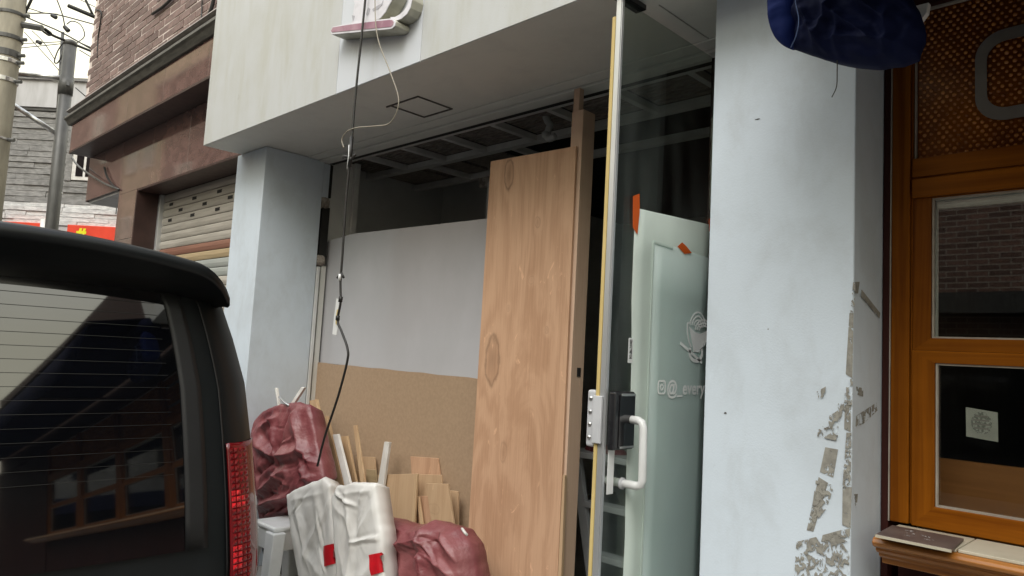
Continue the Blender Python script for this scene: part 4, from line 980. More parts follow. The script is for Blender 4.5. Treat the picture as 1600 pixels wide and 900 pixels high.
# grey lettering band on the fanlight
def rrect(l, bt, rr_, tp_, rad, n=7):
    P_ = [(rr_, bt + 0.012)]
    P_ += [(l + rad + rad * math.cos(R(a)), bt + rad + rad * math.sin(R(a))) for a in [270 - 90 * i / n for i in range(n + 1)]]
    P_ += [(l + rad + rad * math.cos(R(a)), tp_ - rad + rad * math.sin(R(a))) for a in [180 - 90 * i / n for i in range(n + 1)]]
    return P_ + [(rr_, tp_ + 0.02)]
oc = rrect(-0.504, 2.232, 0.32, 2.497, 0.075); ic = rrect(-0.475, 2.268, 0.32, 2.463, 0.048)
b = MB(); b.grid([[(o_[0], 2.3635, o_[1]), (i_[0], 2.3635, i_[1])] for o_, i_ in zip(oc, ic)])
b.build('ornament_band', M_ornament, rs, solid=0.003)
# sill
prof = [(2.335, 1.068), (2.140, 1.068), (2.128, 1.064), (2.123, 1.055), (2.127, 1.046), (2.140, 1.040), (2.152, 1.038), (2.152, 1.031), (2.160, 1.024), (2.176, 1.021), (2.178, 1.013), (2.186, 1.007), (2.204, 1.004), (2.206, 0.988), (2.335, 0.988)]
b = MB(); b.prism(prof, 'X', -0.695, 3.9); b.build('sill', M_sill, rs, bev=0.002)
x = -0.50
k = 0
for n_ in range(26):
    b = MB(); b.box(x + 0.0025, x + 0.1675, 2.143, 2.3335, 1.0685, 1.0765)
    b.build('sill_tile', M_tile, rs, bev=0.0015); x += 0.17
b = MB(); b.box(-0.69, -0.5015, 2.143, 2.3335, 1.0685, 1.0762); b.build('sill_tile', M_tile, rs, bev=0.0015)
ct = thing('chalked_tile', (-0.6, 2.2, 1.0765), 'dark brown tile with smudged chalk writing lying at the left end of the sill', 'tile')
c4 = [(-0.675, 2.090, 1.085), (-0.498, 2.088, 1.085), (-0.511, 2.259, 1.085), (-0.686, 2.259, 1.085)]
b = MB(); b.hexa([(p[0], p[1], 1.0772) for p in c4] + [(p[0], p[1], 1.0845) for p in c4]); b.build('slab', M_browntile, ct, bev=0.0012)
b = MB(); b.hexa([(c4[0][0], c4[0][1] - 0.0045, 1.077), (c4[1][0], c4[1][1] - 0.0045, 1.077), (c4[1][0], c4[1][1] - 0.0006, 1.077), (c4[0][0], c4[0][1] - 0.0006, 1.077), (c4[0][0], c4[0][1] - 0.0045, 1.0835), (c4[1][0], c4[1][1] - 0.0045, 1.0835), (c4[1][0], c4[1][1] - 0.0006, 1.0835), (c4[0][0], c4[0][1] - 0.0006, 1.0835)])
b.build('raw_edge', M_tile, ct)
b = MB(); random.seed(5)
A0 = Vector(c4[3]); U = Vector(c4[2]) - A0; V = Vector(c4[0]) - A0
for r in range(3):
    u = 0.18 + 0.05 * r
    while u < 0.42 + 0.22 * (r == 1) + 0.38 * (r == 2):
        l = random.uniform(0.02, 0.06); w = random.uniform(0.05, 0.10); v0 = 0.2 + 0.2 * r + random.uniform(-0.02, 0.02)
        if random.random() < 0.75:
            q = [A0 + U * u + V * v0, A0 + U * (u + l) + V * (v0 + random.uniform(-0.04, 0.04)), A0 + U * (u + l) + V * (v0 + w), A0 + U * u + V * (v0 + w * 0.7)]
            b.bm.faces.new([b.bm.verts.new((t_.x, t_.y, 1.0848)) for t_ in q])
        u += l + 0.015
M_chalk2 = torn_mat('chalk scrawl', (0.42, 0.39, 0.38), (0.3, 0.27, 0.26), 0.5, 120)
tag(b.build('chalk_writing', M_chalk2, ct, solid=0.0003), kind='stuff')
# inside the window
b = MB(); b.box(-0.66, 0.36, 2.44, 2.46, 0.9, 1.268)
b.build('counter_back', M_tanpanel, rs)
nt = thing('paper_notice', (-0.49, 2.385, 1.34), 'small framed paper notice with a round print inside the lower window', 'notice')
n0, n1 = (-0.533, 2.385, 1.422), (-0.457, 2.385, 1.337)
b = MB(); b.prism([(n0[0], n0[2] + 0.002), (n1[0], n0[2] - 0.006), (n1[0] + 0.001, n1[2] - 0.001), (n0[0] + 0.001, n1[2] + 0.006)], 'Y', 2.380, 2.383)
b.build('sheet', mat('notice paper', (0.50, 0.49, 0.45), (0.42, 0.41, 0.38), 0.5, 9), nt)
cx, cz = (n0[0] + n1[0]) / 2, (n0[2] + n1[2]) / 2
b = MB(); pts = [(cx + 0.025 * math.cos(2 * math.pi * i / 20), 2.3792, cz + 0.004 + 0.031 * math.sin(2 * math.pi * i / 20)) for i in range(20)]
b.bm.faces.new([b.bm.verts.new(p) for p in pts]); b.build('round_print', mat('grey print', (0.22, 0.22, 0.2), (0.5, 0.49, 0.46), 0.6, 160, lo=0.45, hi=0.6), nt, solid=0.0006)
for i, w in enumerate((0.014, 0.019, 0.020, 0.017)):
    b = MB(); b.box(cx - w, cx + w, 2.3778, 2.3784, cz + 0.020 - i * 0.011, cz + 0.0245 - i * 0.011)
    b.build('print_line', M_ledge, nt)
for (px_, pz_, py_, lab) in ((-0.36, 1.72, 3.2, 'tiny warm lamp glowing deep inside behind the upper sash'),):
    lp = thing('pendant_lamp', (px_, py_, pz_ + 0.1), lab, 'lamp')
    b = MB(); bmesh.ops.create_uvsphere(b.bm, u_segments=12, v_segments=8, radius=0.022)
    bmesh.ops.translate(b.bm, verts=b.bm.verts[:], vec=(px_, py_, pz_)); b.build('bulb', emit_mat('warm bulb', (1.0, 0.45, 0.12), 4.0), lp, True)
    b = MB(); b.tube([(px_, py_, pz_ + 0.02), (px_, py_, 2.6)], 0.004, 6); b.build('flex', M_cable, lp)
for i, (sx2, sz2, hh) in enumerate(((-0.45, 1.268, 0.16), (-0.36, 1.268, 0.20), (-0.27, 1.268, 0.14), (-0.15, 1.268, 0.18))):
    b = MB(); b.tube([(sx2, 2.9, sz2 - 0.3), (sx2, 2.9, sz2 + 0.02), (sx2, 2.9, sz2 + hh * 0.7), (sx2, 2.9, sz2 + hh)], [0.03, 0.03, 0.028, 0.011], 10)
    tag(b.build('bottle', (M_gloss, M_ledge, M_gloss, M_bead)[i], loc=(sx2, 2.9, sz2 - 0.3), smooth=True), ('dark bottle nearest the paper notice, on the counter inside', 'tallest bottle on the counter inside, pale grey', 'shortest dark bottle on the counter inside', 'beige bottle furthest from the column on the counter inside')[i], 'bottle', 'bottles on the restaurant counter')
b = MB(); b.box(-0.66, 6.3, 2.7, 3.1, 0.9, 0.968); b.build('counter', M_darkwood, rs)

# rolled navy awning over the restaurant front
aw = thing('canvas_awning', (-0.3, 1.8, 2.6), 'navy canvas awning rolled up, its slack end drooping over the white column', 'awning')
bag = crumple([(-0.797, 2.587), (-0.798, 2.464), (-0.800, 2.386), (-0.792, 2.334), (-0.735, 2.295), (-0.671, 2.264), (-0.574, 2.235), (-0.523, 2.227), (-0.488, 2.235), (-0.476, 2.279), (-0.496, 2.354), (-0.513, 2.484)], 1.78, 0.05, 0.13, 6.2, 0.010, 6.0, (1, 1.4), 3.0, nrand=14, folds=[((-0.643, 2.432), (-0.540, 2.312), 0.03, 0.012), ((-0.705, 2.418), (-0.568, 2.265), 0.022, 0.012), ((-0.753, 2.416), (-0.687, 2.283), 0.018, 0.01), ((-0.613, 2.438), (-0.485, 2.320), -0.02, 0.012), ((-0.687, 2.313), (-0.512, 2.258), 0.014, 0.01)])
bag.build('drooping_canvas', M_navy, aw, True)
flap = inflate([(-0.853, 2.598), (-0.848, 2.472), (-0.841, 2.403), (-0.821, 2.355), (-0.783, 2.323), (-0.769, 2.370), (-0.772, 2.448), (-0.781, 2.572)], 1.76, 0.03, 0.1, 3.1, 0.006, 5)
flap.build('end_flap', mat('navy flap', (0.006, 0.018, 0.115), (0.005, 0.013, 0.085), 0.75, 5, spec=0.15), aw, True)
b = MB(); b.tube(spline([(-0.755, 1.715, 2.492), (-0.754, 1.715, 2.424), (-0.743, 1.712, 2.370), (-0.750, 1.715, 2.331), (-0.772, 1.735, 2.313)], 6), 0.0013, 6); b.build('piping', M_piping, aw, True)
b = MB(); b.tube([(-0.80, 1.84, 2.70), (-0.44, 1.84, 2.70)], 0.085, 14); b.build('canvas_roll', M_navy, aw, True)
b = MB(); rows = []
for i in range(9):
    t_ = i / 8; y_ = 2.40 - 0.98 * t_; z_ = 3.00 - 0.30 * t_ - 0.03 * math.sin(math.pi * t_)
    rows.append([(-0.78 + 7.15 * j / 12, y_, z_) for j in range(13)])
rows.append([(-0.78 + 7.15 * j / 12, 1.415, 2.63) for j in range(13)])
rows.append([(-0.40 + 6.77 * j / 12, 1.41 + 0.01 * math.sin(j * 2.1), 2.40) for j in range(13)])
b.grid(rows); b.build('shading_canvas', M_navy, aw, True, solid=0.004)  # canvas out of view, its valance added to shade the windows and timber
b = MB(); b.tube([(-0.78, 1.42, 2.68), (6.37, 1.42, 2.68)], 0.02, 8); b.build('front_bar', M_brownmetal, aw, True)
b = MB(); b.tube(spline([(-0.670, 1.770, 2.269), (-0.669, 1.768, 2.238), (-0.670, 1.768, 2.198), (-0.681, 1.768, 2.173)], 6), 0.0013, 6); b.build('pull_cord', M_cable, aw, True)
for x in (-0.78, 1.2, 3.6):
    b = MB(); b.box(x - 0.02, x + 0.02, 1.45 if x > 0 else 1.86, 2.42, 2.67 if x > 0 else 2.72, 2.69 if x > 0 else 2.75); b.build('support_arm', M_brownmetal, aw)
b = MB(); b.prism([(-0.558, 2.429), (-0.510, 2.428), (-0.514, 2.403), (-0.532, 2.381), (-0.546, 2.389)], 'Y', 1.93, 1.95); b.build('clamp', M_whitewood, aw, bev=0.002)

# ------------------------------------------------------------------ brown brick building on the left
bb = thing('brick_building', (-7.3, 2.4, 0.0), 'brown brick building with polished granite band above a roller shutter', 'building')
YB, YG, YL, YS = 2.30, 2.15, 2.365, 2.604
b = MB(); b.box(-9.375, -4.80, YB - 0.0055, 9.0, 3.98, 9.0); b.build('wall', M_mortar, bb)
# bricks, each one a part; the rest of the courses beyond reach above
BW, BH, PX, PZ = 0.237, 0.061, 0.25, 0.0755
base = []
for v_ in range(5):
    m_ = MB(); m_.box(-BW / 2, BW / 2, -0.01, 0.012, -BH / 2, BH / 2, jit=0.0022)
    o = m_.build('brick', M_brick, loc=(0, 0, 0)); base.append(o.data)
    bpy.data.objects.remove(o)
cand = []
for r in range(60):
    z = 4.035 + r * PZ
    for c in range(20):
        x = -9.39 + BW / 2 + c * PX + (PX / 2 if r % 2 else 0)
        if x + BW / 2 < -4.82: cand.append((x, z))
def seen(x, z):      # how far the street view takes in this brick
    return z - (4.05 + (-5.4 - x) * 0.36)
cand.sort(key=lambda q: (seen(*q) > 0.15, abs(q[0] + 5.0)))
for i, (x, z) in enumerate(cand[:298]):
    o = bpy.data.objects.new('brick', random.choice(base)); COL.objects.link(o); o.parent = bb
    o.location = Vector((x, YB + random.uniform(-0.003, 0.002), z)) - OFF[bb]
    o.rotation_euler = (0, 0, random.choice((0, math.pi)) if False else random.uniform(-0.006, 0.006))
m_ = MB()
for x, z in cand[298:]: m_.box(x - BW / 2, x + BW / 2, YB - 0.008, YB + 0.01, z - BH / 2, z + BH / 2)
for r in range(60):
    z = 4.035 + r * PZ
    for c in range(8): m_.box(-9.398, -9.385, YB + 0.01 + c * PX + (0.12 if r % 2 else 0), YB + 0.01 + c * PX + BW + (0.12 if r % 2 else 0), z - BH / 2, z + BH / 2)
tag(m_.build('distant_bricks', M_brick, bb), kind='stuff')
mp = [(2.30, 3.999), (2.105, 3.975), (2.095, 3.955), (2.12, 3.945), (2.12, 3.905), (2.085, 3.89), (2.08, 3.86), (2.10, 3.845), (2.13, 3.80), (2.30, 3.80)]
b = MB(); b.prism(mp[:4] + [(2.30, 3.945)], 'X', -9.30, -4.85); b.build('stone_ledge', M_ledge, bb)
b = MB(); b.prism([(2.30, 3.944)] + mp[4:], 'X', -9.29, -4.85); b.build('moulding', M_mould, bb, bev=0.003)
x = -9.20; i = 0
while x < -4.9:
    w = min(0.92, -4.85 - x)
    b = MB(); b.box(x + 0.002, x + w - 0.002, YG, YG + 0.03, 3.492, 3.799); b.build('granite_panel', M_granite, bb, bev=0.0015); x += 0.92
b = MB(); b.box(-9.205, -4.85, YG - 0.006, YG + 0.04, 3.466, 3.478); b.box(-9.205, -4.85, YG - 0.003, YG + 0.04, 3.481, 3.490); b.box(-9.20, -4.85, YG + 0.031, YL + 0.05, 3.47, 3.79); b.build('band_soffit', M_brownmetal, bb)
edges = [-9.21, -8.64, -8.062, -7.20, -6.34, -5.48, -4.85]
for x, x1 in zip(edges, edges[1:]):
    b = MB(); b.box(x + 0.002, x1 - 0.002, YL, YL + 0.03, 2.97 if x1 < -8.0 else 2.905, 3.466); b.build('granite_panel', M_granite, bb, bev=0.0015)
b = MB(); b.box(-9.21, -4.85, YL + 0.0305, 4.2, 2.99, 3.464); b.box(-9.212, -9.18, YL + 0.002, 4.2, 2.96, 2.989); b.build('lintel_core', M_brownmetal, bb)
b = MB(); b.box(-9.18, -8.07, YL + 0.0305, 4.2, 2.945, 2.969); b.build('passage_ceiling', M_parapet, bb)
b = MB(); b.box(-7.51, -4.85, YL - 0.004, YS - 0.001, 2.882, 2.904); b.build('shutter_head', M_brownmetal, bb, bev=0.002)
for k_ in range(6):
    b = MB(); z0 = 0.02 + k_ * 0.482; b.box(-8.06, -7.537, YL + 0.001, YL + 0.035, z0, min(z0 + 0.478, 2.904)); b.build('granite_panel', M_granite, bb, bev=0.0015)
b = MB(); b.box(-8.055, -7.54, YL + 0.036, 3.2, 0.0, 2.903); b.build('pillar_core', M_brownmetal, bb)
b = MB(); b.box(-7.536, -7.508, YL - 0.003, YS, 0.0, 2.881); b.build('jamb_plate', M_brownmetal, bb, bev=0.002)
b = MB(); b.box(-7.5075, -7.46, YS - 0.04, YS + 0.02, 0.0, 2.8815); b.build('guide_rail', M_alu, bb, bev=0.003)
SLH = 0.078
zr = (-6.672, 2.604, 2.318)[2]
holes = [(-7.262, 2.604, 2.751), (-6.714, 2.604, 2.744), (-6.184, 2.604, 2.736), (-7.015, 2.604, 2.673), (-6.473, 2.604, 2.668), (-5.958, 2.604, 2.665), (-7.256, 2.604, 2.603), (-6.723, 2.604, 2.599), (-6.192, 2.604, 2.593)]
sh = []
for k_ in range(35):
    z1 = 2.881 - k_ * SLH; z0 = z1 - SLH + 0.006
    if z0 < 0.05: break
    zc = (z0 + z1) / 2; d = round((zr - zc) / SLH)
    m_ = M_slatred if d == 0 else M_slatyel if d == 1 else M_slatblue if d in (2, 3) else M_slat
    b = MB(); b.prism([(YS + 0.004, z0), (YS, z0 + 0.012), (YS - 0.004, zc), (YS, z1 - 0.010), (YS + 0.004, z1), (YS + 0.012, z1), (YS + 0.012, z0)], 'X', -7.46, -4.85)
    o = b.build('shutter_slat', m_, bb); sh.append((zc, o))
for h_ in holes:
    zc, o = min(sh, key=lambda q: abs(q[0] - h_[2]))
    b = MB(); b.box(h_[0] - 0.045, h_[0] + 0.045, YS - 0.0055, YS + 0.002, zc - 0.014, zc + 0.014); b.build('vent_slot', M_dark, o)  # raised dark block, shade inside the slot given as colour
b = MB(); b.box(-7.47, -4.85, YS + 0.013, YS + 0.03, 0.0, 2.90); b.build('shutter_back', M_dark, bb)
for i, pts in enumerate(([(-5.824, 2.260, 4.273), (-5.865, 2.260, 4.177), (-5.922, 2.250, 4.092), (-5.867, 2.200, 3.992)], [(-6.121, 2.275, 4.374), (-6.100, 2.275, 4.221), (-5.883, 2.200, 4.007)], [(-7.309, 2.270, 4.571), (-7.030, 2.270, 4.562), (-6.802, 2.270, 4.577)], [(-9.298, 2.280, 5.226), (-9.038, 2.270, 5.113), (-9.070, 2.280, 4.967), (-9.109, 2.285, 4.829), (-9.070, 2.290, 4.594)])):
    b = MB(); b.tube(spline(pts, 5), (0.016, 0.006, 0.014, 0.008)[i], 6)
    tag(b.build('wall_cable', M_wire, loc=pts[-1], smooth=True), ('thick black cable running down the brick wall next to the white fascia', 'thin cable on the brick wall close beside the thick one', 'short black rod crossing the brick wall at the top of the picture', 'black cable stapled down the far corner of the brick wall')[i], 'cable', 'cables on the brick wall')
for i, pts in enumerate(([(-9.708, 2.300, 3.537), (-9.353, 2.310, 3.365), (-8.526, 2.330, 3.090), (-8.037, 2.355, 2.959)], [(-8.587, 2.350, 3.264), (-8.447, 2.345, 3.145), (-8.241, 2.350, 3.030), (-8.035, 2.355, 2.952)])):
    b = MB(); b.tube(spline(pts, 6), 0.011, 6)
    tag(b.build('loose_cable', M_postgrey if i == 0 else M_wire, loc=pts[-1], smooth=True), ('grey cable sagging across to the granite pillar corner', 'short dark cable curving down the granite to the pillar corner')[i], 'cable', 'cables on the granite front')

# ------------------------------------------------------------------ far building at the end of the alley
fb = bpy.data.objects.new('stone_house', None); COL.objects.link(fb)
P0 = Vector((-20.644, 5.006, 1.491)); fb.location = (P0.x, P0.y, 0); fb.rotation_euler = (0, 0, math.atan2(0.69, 0.724)); OFF[fb] = Vector((0, 0, 0))
tag(fb, 'grey plank stone house with white split stone base behind the poles', 'house')
b = MB(); b.box(-6, 7, 0.05, 8, 0, 7.1); b.build('wall_core', M_siding, fb)
b = MB(); b.box(-6.1, 7.1, -0.06, 8.1, 7.101, 7.80); b.build('parapet', M_parapet, fb)
b = MB(); b.box(-6.15, 7.15, -0.12, 8.15, 7.801, 7.88); b.build('coping', M_siding, fb)
b = MB(); b.box(-6.05, 7.05, -0.03, 0.1, 7.02, 7.10); b.build('parapet_flashing', M_postgrey, fb)
random.seed(11); z = 4.66; r = 0
wx0, wx1, wz0, wz1 = -0.03, 0.52, 5.33, 6.6
while z < 7.0:
    x = -6.0
    while x < 7.0:
        w = random.uniform(1.0, 2.4); x1 = min(x + w, 7.0); a, c = x, x1
        zz1 = min(z + 0.138, 7.015)
        for (a, c) in (((a, c),) if (c < wx0 - 0.22 or a > wx1 + 0.04 or zz1 < wz0 - 0.05 or z > wz1) else ((a, min(c, wx0 - 0.22)), (max(a, wx1 + 0.04), c))):
            if c - a > 0.05:
                b = MB(); d_ = random.uniform(-0.02, 0.015); b.hexa([(a + 0.004, d_, z), (c - 0.004, d_ + random.uniform(-0.01, 0.01), z), (c - 0.004, 0.06, z), (a + 0.004, 0.06, z), (a + 0.004, d_ + 0.012, zz1), (c - 0.004, d_ + 0.012, zz1), (c - 0.004, 0.06, zz1), (a + 0.004, 0.06, zz1)])
                b.build('siding_plank', M_siding, fb)
        x = x1
    z += 0.146; r += 1
b = MB(); b.box(wx0 - 0.215, wx0 - 0.06, -0.03, 0.055, 5.25, 7.0); b.build('corner_trim', M_siding, fb)
b = MB(); b.box(wx0 - 0.055, wx1 + 0.035, -0.02, 0.055, wz0 - 0.05, wz1); wf = b.build('window', M_whitewood, fb)
b = MB(); b.box(wx0 + 0.05, wx0 + 0.235, -0.028, -0.021, wz0 + 0.04, wz1 - 0.05); b.box(wx0 + 0.30, wx1 - 0.03, -0.028, -0.021, wz0 + 0.04, wz1 - 0.05); b.build('pane', M_gloss, wf)
z = 4.10
while z < 4.64:
    x = -6.0
    while x < 7.0:
        w = random.uniform(0.45, 1.1); x1 = min(x + w, 7.0); zz1 = min(z + 0.108, 4.65)
        b = MB(); b.box(x + 0.004, x1 - 0.004, random.uniform(-0.05, 0.0), 0.06, z + 0.003, zz1 - 0.002, jit=0.006); b.build('split_stone', M_whitestone, fb); x = x1
    z += 0.112
b = MB(); b.box(-6, 7, -0.001, 0.049, 0, 4.09); b.build('ground_floor', M_parapet, fb)
fs = bpy.data.objects.new('shop_sign', None); COL.objects.link(fs); fs.location = fb.location; fs.rotation_euler = fb.rotation_euler; OFF[fs] = Vector((0, 0, 0))
tag(fs, 'bright red sign board with yellow mark above the car roof', 'sign')
for a, c, lo_ in ((-1.55, -0.50, 'sign_panel'), (0.08, 1.33, 'sign_panel')):
    b = MB(); b.box(a, c, -0.20, -0.06, 3.35, 4.11); b.build(lo_, M_signred, fs, bev=0.01)
text_on('yellow_mark', '#', 0.36, frame_m((0.34, -0.204, 3.79), (1, 0, 0), (0, 0, 1)), M_signyel, fs, bold=0.02)
b = MB(); b.box(1.34, 1.42, -0.2, -0.06, 3.3, 4.08); b.build('sign_frame', M_white, fs)
for i, (a, c) in enumerate(((-0.46, -0.31), (-0.27, -0.12))):
    b = MB(); b.tube([(a, -0.25, 3.2), (a - 0.03, -0.25, 4.2)], 0.07, 10)
    o = bpy.data.objects.new('standing_roll', None)
    oo = b.build('roll', M_whitewood, fs, True)
b = MB(); b.tube([(1.2, -0.1, 5.0), (1.2, -0.1, 4.45)], 0.012, 6); b.build('hanging_cord', M_wire, fb)

# ------------------------------------------------------------------ poles and wires
pl = thing('utility_pole', (-12.51, 2.02, 0.0), 'thick concrete utility pole with steel bands at the left edge', 'pole')
b = MB(); b.tube([(-12.55, 2.00, -0.2), (-12.52, 2.00, 5.0), (-12.505, 2.00, 12.0)], [0.205, 0.172, 0.14], 24); b.build('shaft', M_concrete, pl, True)
def band(z, h_, r_, m_):
    b = MB(); b.tube([(-12.522, 2.00, z - h_ / 2), (-12.522, 2.00, z + h_ / 2)], r_ - 0.018, 24); o = b.build('band', m_, pl, bev=0.004)
    b = MB(); b.tube([(-12.52 + 0.12, 2.00 + 0.12, z), (-12.52 + 0.185, 2.00 + 0.185, z)], 0.028, 8); b.build('bolt', M_postgrey, o)
for z, h_, r_, m_ in ((6.02, 0.05, 0.20, M_postgrey), (5.66, 0.06, 0.206, M_postgrey), (5.42, 0.10, 0.20, M_postgrey), (5.31, 0.055, 0.204, M_steel), (5.03, 0.06, 0.206, M_steel), (4.17, 0.03, 0.205, M_steel)): band(z, h_, r_, m_)
b = MB(); b.tube([(-12.444, 2.096, 5.892), (-12.206, 2.336, 5.854)], 0.045, 6); b.build('insulator_arm', M_postgrey, pl)
sp = thing('steel_post', (-12.5, 2.82, 0.0), 'grey painted steel post with dark cap beside the concrete pole', 'post')
b = MB(); b.tube([(-12.50, 2.82, 0), (-12.44, 2.79, 3.0), (-12.37, 2.745, 5.80)], 0.088, 18); b.build('shaft', M_postgrey, sp, True)
b = MB(); b.tube([(-12.371, 2.746, 5.78), (-12.369, 2.744, 5.84), (-12.369, 2.744, 5.86)], [0.094, 0.092, 0.055], 18); b.build('cap', M_postgrey, sp, True)
b = MB(); b.tube([(-12.392, 2.757, 5.02), (-12.385, 2.753, 5.30)], 0.099, 18); b.build('clamp', M_postgrey, sp, True)
b = MB(); b.tube([(-12.45, 2.795, 3.52), (-12.45, 2.795, 3.55)], 0.093, 18); b.build('collar', M_steel, sp, True)
for a, c in (((-12.724, 2.185, 5.241), (-12.354, 2.760, 5.268)), ((-12.776, 2.192, 4.790), (-12.505, 2.718, 4.440))):
    b = MB(); b.tube([a, c], 0.036, 10); b.build('brace_arm', M_steel, sp, True)
b = MB(); b.prism([(-13.316, 5.464), (-12.301, 5.238), (-12.263, 5.140)], 'Y', 2.73, 2.77); b.build('gusset', M_postgrey, sp)
tq = thing('thin_pole', (-14.819, 3.241, 5.083), 'thin dark metal pole rising above the pale parapet', 'pole')
b = MB(); b.tube([(-14.863, 3.257, 4.626), (-14.711, 3.128, 6.792)], 0.028, 10); b.build('tube', M_postgrey, tq, True)
b = MB(); b.tube(spline([(-14.651, 3.142, 6.591), (-14.728, 3.087, 6.427), (-14.773, 3.066, 6.243), (-14.733, 3.109, 6.224), (-14.673, 3.150, 6.364), (-14.636, 3.163, 6.547)], 5), 0.012, 6); b.build('cable_loop', M_wire, tq, True)
WI = [([(-16.866, 2.303, 7.609), (-16.342, 2.831, 7.527), (-16.079, 3.090, 7.541), (-15.861, 3.309, 7.515), (-15.252, 3.935, 7.330)], 0.012, 'power wire with a black clamp passing over the thin pole'),
      ([(-17.466, 2.375, 7.928), (-16.923, 2.922, 7.844), (-16.671, 3.182, 7.762), (-16.472, 3.380, 7.752)], 0.010, 'wire dropping to a small clip left of the black clamp'),
      ([(-14.046, 2.394, 6.621), (-13.861, 2.591, 6.520), (-13.602, 2.865, 6.383), (-13.233, 3.264, 6.119)], 0.012, 'wire running from the concrete pole just above its dark arm'),
      ([(-12.321, 2.357, 5.905), (-12.331, 2.497, 5.841), (-12.353, 2.689, 5.827), (-12.427, 2.827, 5.835), (-12.647, 3.168, 5.879)], 0.020, 'heaviest dark cable crossing the top of the steel post'),
      ([(-12.295, 2.384, 5.897), (-12.287, 2.469, 5.848), (-12.314, 2.446, 5.818), (-12.322, 2.362, 5.858)], 0.014, 'cable loop at the tip of the dark pole arm'),
      ([(-12.511, 2.148, 6.067), (-12.454, 2.185, 6.221), (-12.389, 2.225, 6.413)], 0.020, 'twin stay wire rising steeply from the concrete pole'),
      ([(-14.800, 2.953, 7.466), (-14.740, 3.040, 7.243), (-14.704, 3.098, 7.076), (-14.684, 3.140, 6.908)], 0.011, 'wire dropping from above to the small black insulator'),
      ([(-14.095, 3.040, 6.723), (-14.031, 3.095, 6.783), (-13.938, 3.192, 6.746), (-13.886, 3.258, 6.630), (-13.889, 3.270, 6.521), (-13.642, 3.119, 6.298)], 0.009, 'thin wire curling in a wide loop onto the steel post'),
      ([(-17.538, 3.056, 7.563), (-17.358, 3.270, 7.289), (-17.159, 3.506, 6.990), (-17.050, 3.635, 6.816)], 0.009, 'left one of two thin wires slanting down to the pale parapet'),
      ([(-17.425, 3.164, 7.598), (-17.262, 3.354, 7.375), (-17.110, 3.546, 7.046)], 0.009, 'right one of two thin wires slanting down to the pale parapet'),
      ([(-16.445, 2.807, 6.933), (-16.181, 3.063, 6.966), (-15.847, 3.387, 7.016)], 0.008, 'upper level wire between the concrete pole and thin pole'),
      ([(-16.447, 2.816, 6.847), (-16.183, 3.070, 6.904), (-15.848, 3.391, 6.979)], 0.008, 'lower level wire between the concrete pole and thin pole'),
      ([(-12.938, 2.787, 6.598), (-12.633, 3.110, 6.441)], 0.032, 'dark bar end sticking out past the brick corner'),
      ([(-12.768, 2.932, 6.782), (-12.668, 3.070, 6.479)], 0.020, 'dark rod meeting the bar end at the brick corner'),
      ([(-16.768, 3.719, 8.329), (-16.426, 4.084, 8.119)], 0.008, 'faint wire behind the dark rod'),
      ([(-14.504, 3.354, 6.627), (-14.359, 3.507, 6.547)], 0.009, 'upper short wire between steel post and brick corner'),
      ([(-14.507, 3.368, 6.490), (-14.363, 3.525, 6.377)], 0.009, 'lower short wire between steel post and brick corner'),
      ([(-13.452, 3.129, 5.484), (-13.342, 3.254, 5.357)], 0.009, 'short wire in front of the pale parapet by the brick corner')]
for pts, r_, lab in WI:
    b = MB(); b.tube(spline(pts, 4), r_, 6); tag(b.build('overhead_wire', M_wire, loc=pts[0], smooth=True), lab, 'wire', 'overhead wires')
for a, c, lab in (((-15.935, 3.168, 7.490), (-15.866, 3.242, 7.446), 'black clamp on the highest wire'), ((-14.579, 3.109, 6.854), (-14.525, 3.173, 6.774), 'black insulator above the thin pole'), ((-16.670, 3.120, 7.157), (-16.608, 3.187, 7.118), 'black clamp hanging low between the slanting wires')):
    b = MB(); b.tube([a, c], [0.035, 0.045], 8); tag(b.build('wire_clamp', M_wire, loc=a, bev=0.01), lab, 'clamp', 'wire clamps')
# -- close two

# -- open three
# ------------------------------------------------------------------ black SUV parked along the kerb, seen from behind
YC = 0.47
car = thing('parked_car', (-4.9, YC, 0.0), 'black boxy SUV parked along the kerb, rear window and right tail lamp towards us', 'car')
def xr(z):
    u = max(0.0, z - 0.7)
    return -2.60 - 0.105 * u - 0.0958 * u * u
PROF = [(0.0, 0.30), (0.84, 0.30), (0.92, 0.40), (0.953, 0.62), (0.93, 0.93), (0.912, 1.13), (0.89, 1.33), (0.845, 1.50), (0.803, 1.63), (0.765, 1.69), (0.68, 1.745), (0.43, 1.775), (0.0, 1.785)]
def hw(z):
    for (h0, z0), (h1, z1) in zip(PROF[1:], PROF[2:]):
        if z0 <= z <= z1: return h0 + (h1 - h0) * (z - z0) / max(1e-6, z1 - z0)
    return PROF[1][0]
def rear(s, z, off=0.0):
    return (xr(z) - 0.012 * abs(s) ** 2 - 0.108 * abs(s) ** 14 + off, YC + s * hw(z), z)
def section(x, roof, hr, belt, wid, tilt=False):
    half = [(0.0, 0.30), (0.84 * wid, 0.30), (0.92 * wid, 0.40), (0.953 * wid, 0.62), (0.93 * wid, min(0.93, belt - 0.1)), (0.912 * wid, belt)]
    rest = PROF[6:]
    for h, z in rest:
        f = (z - 1.13) / (1.785 - 1.13)
        half.append((h * hr / 0.885, belt + (roof - belt) * f))
    return half
ribs = []
ring0 = [(xr(z) - 0.12, h, z) for h, z in PROF]
ribs.append(ring0)
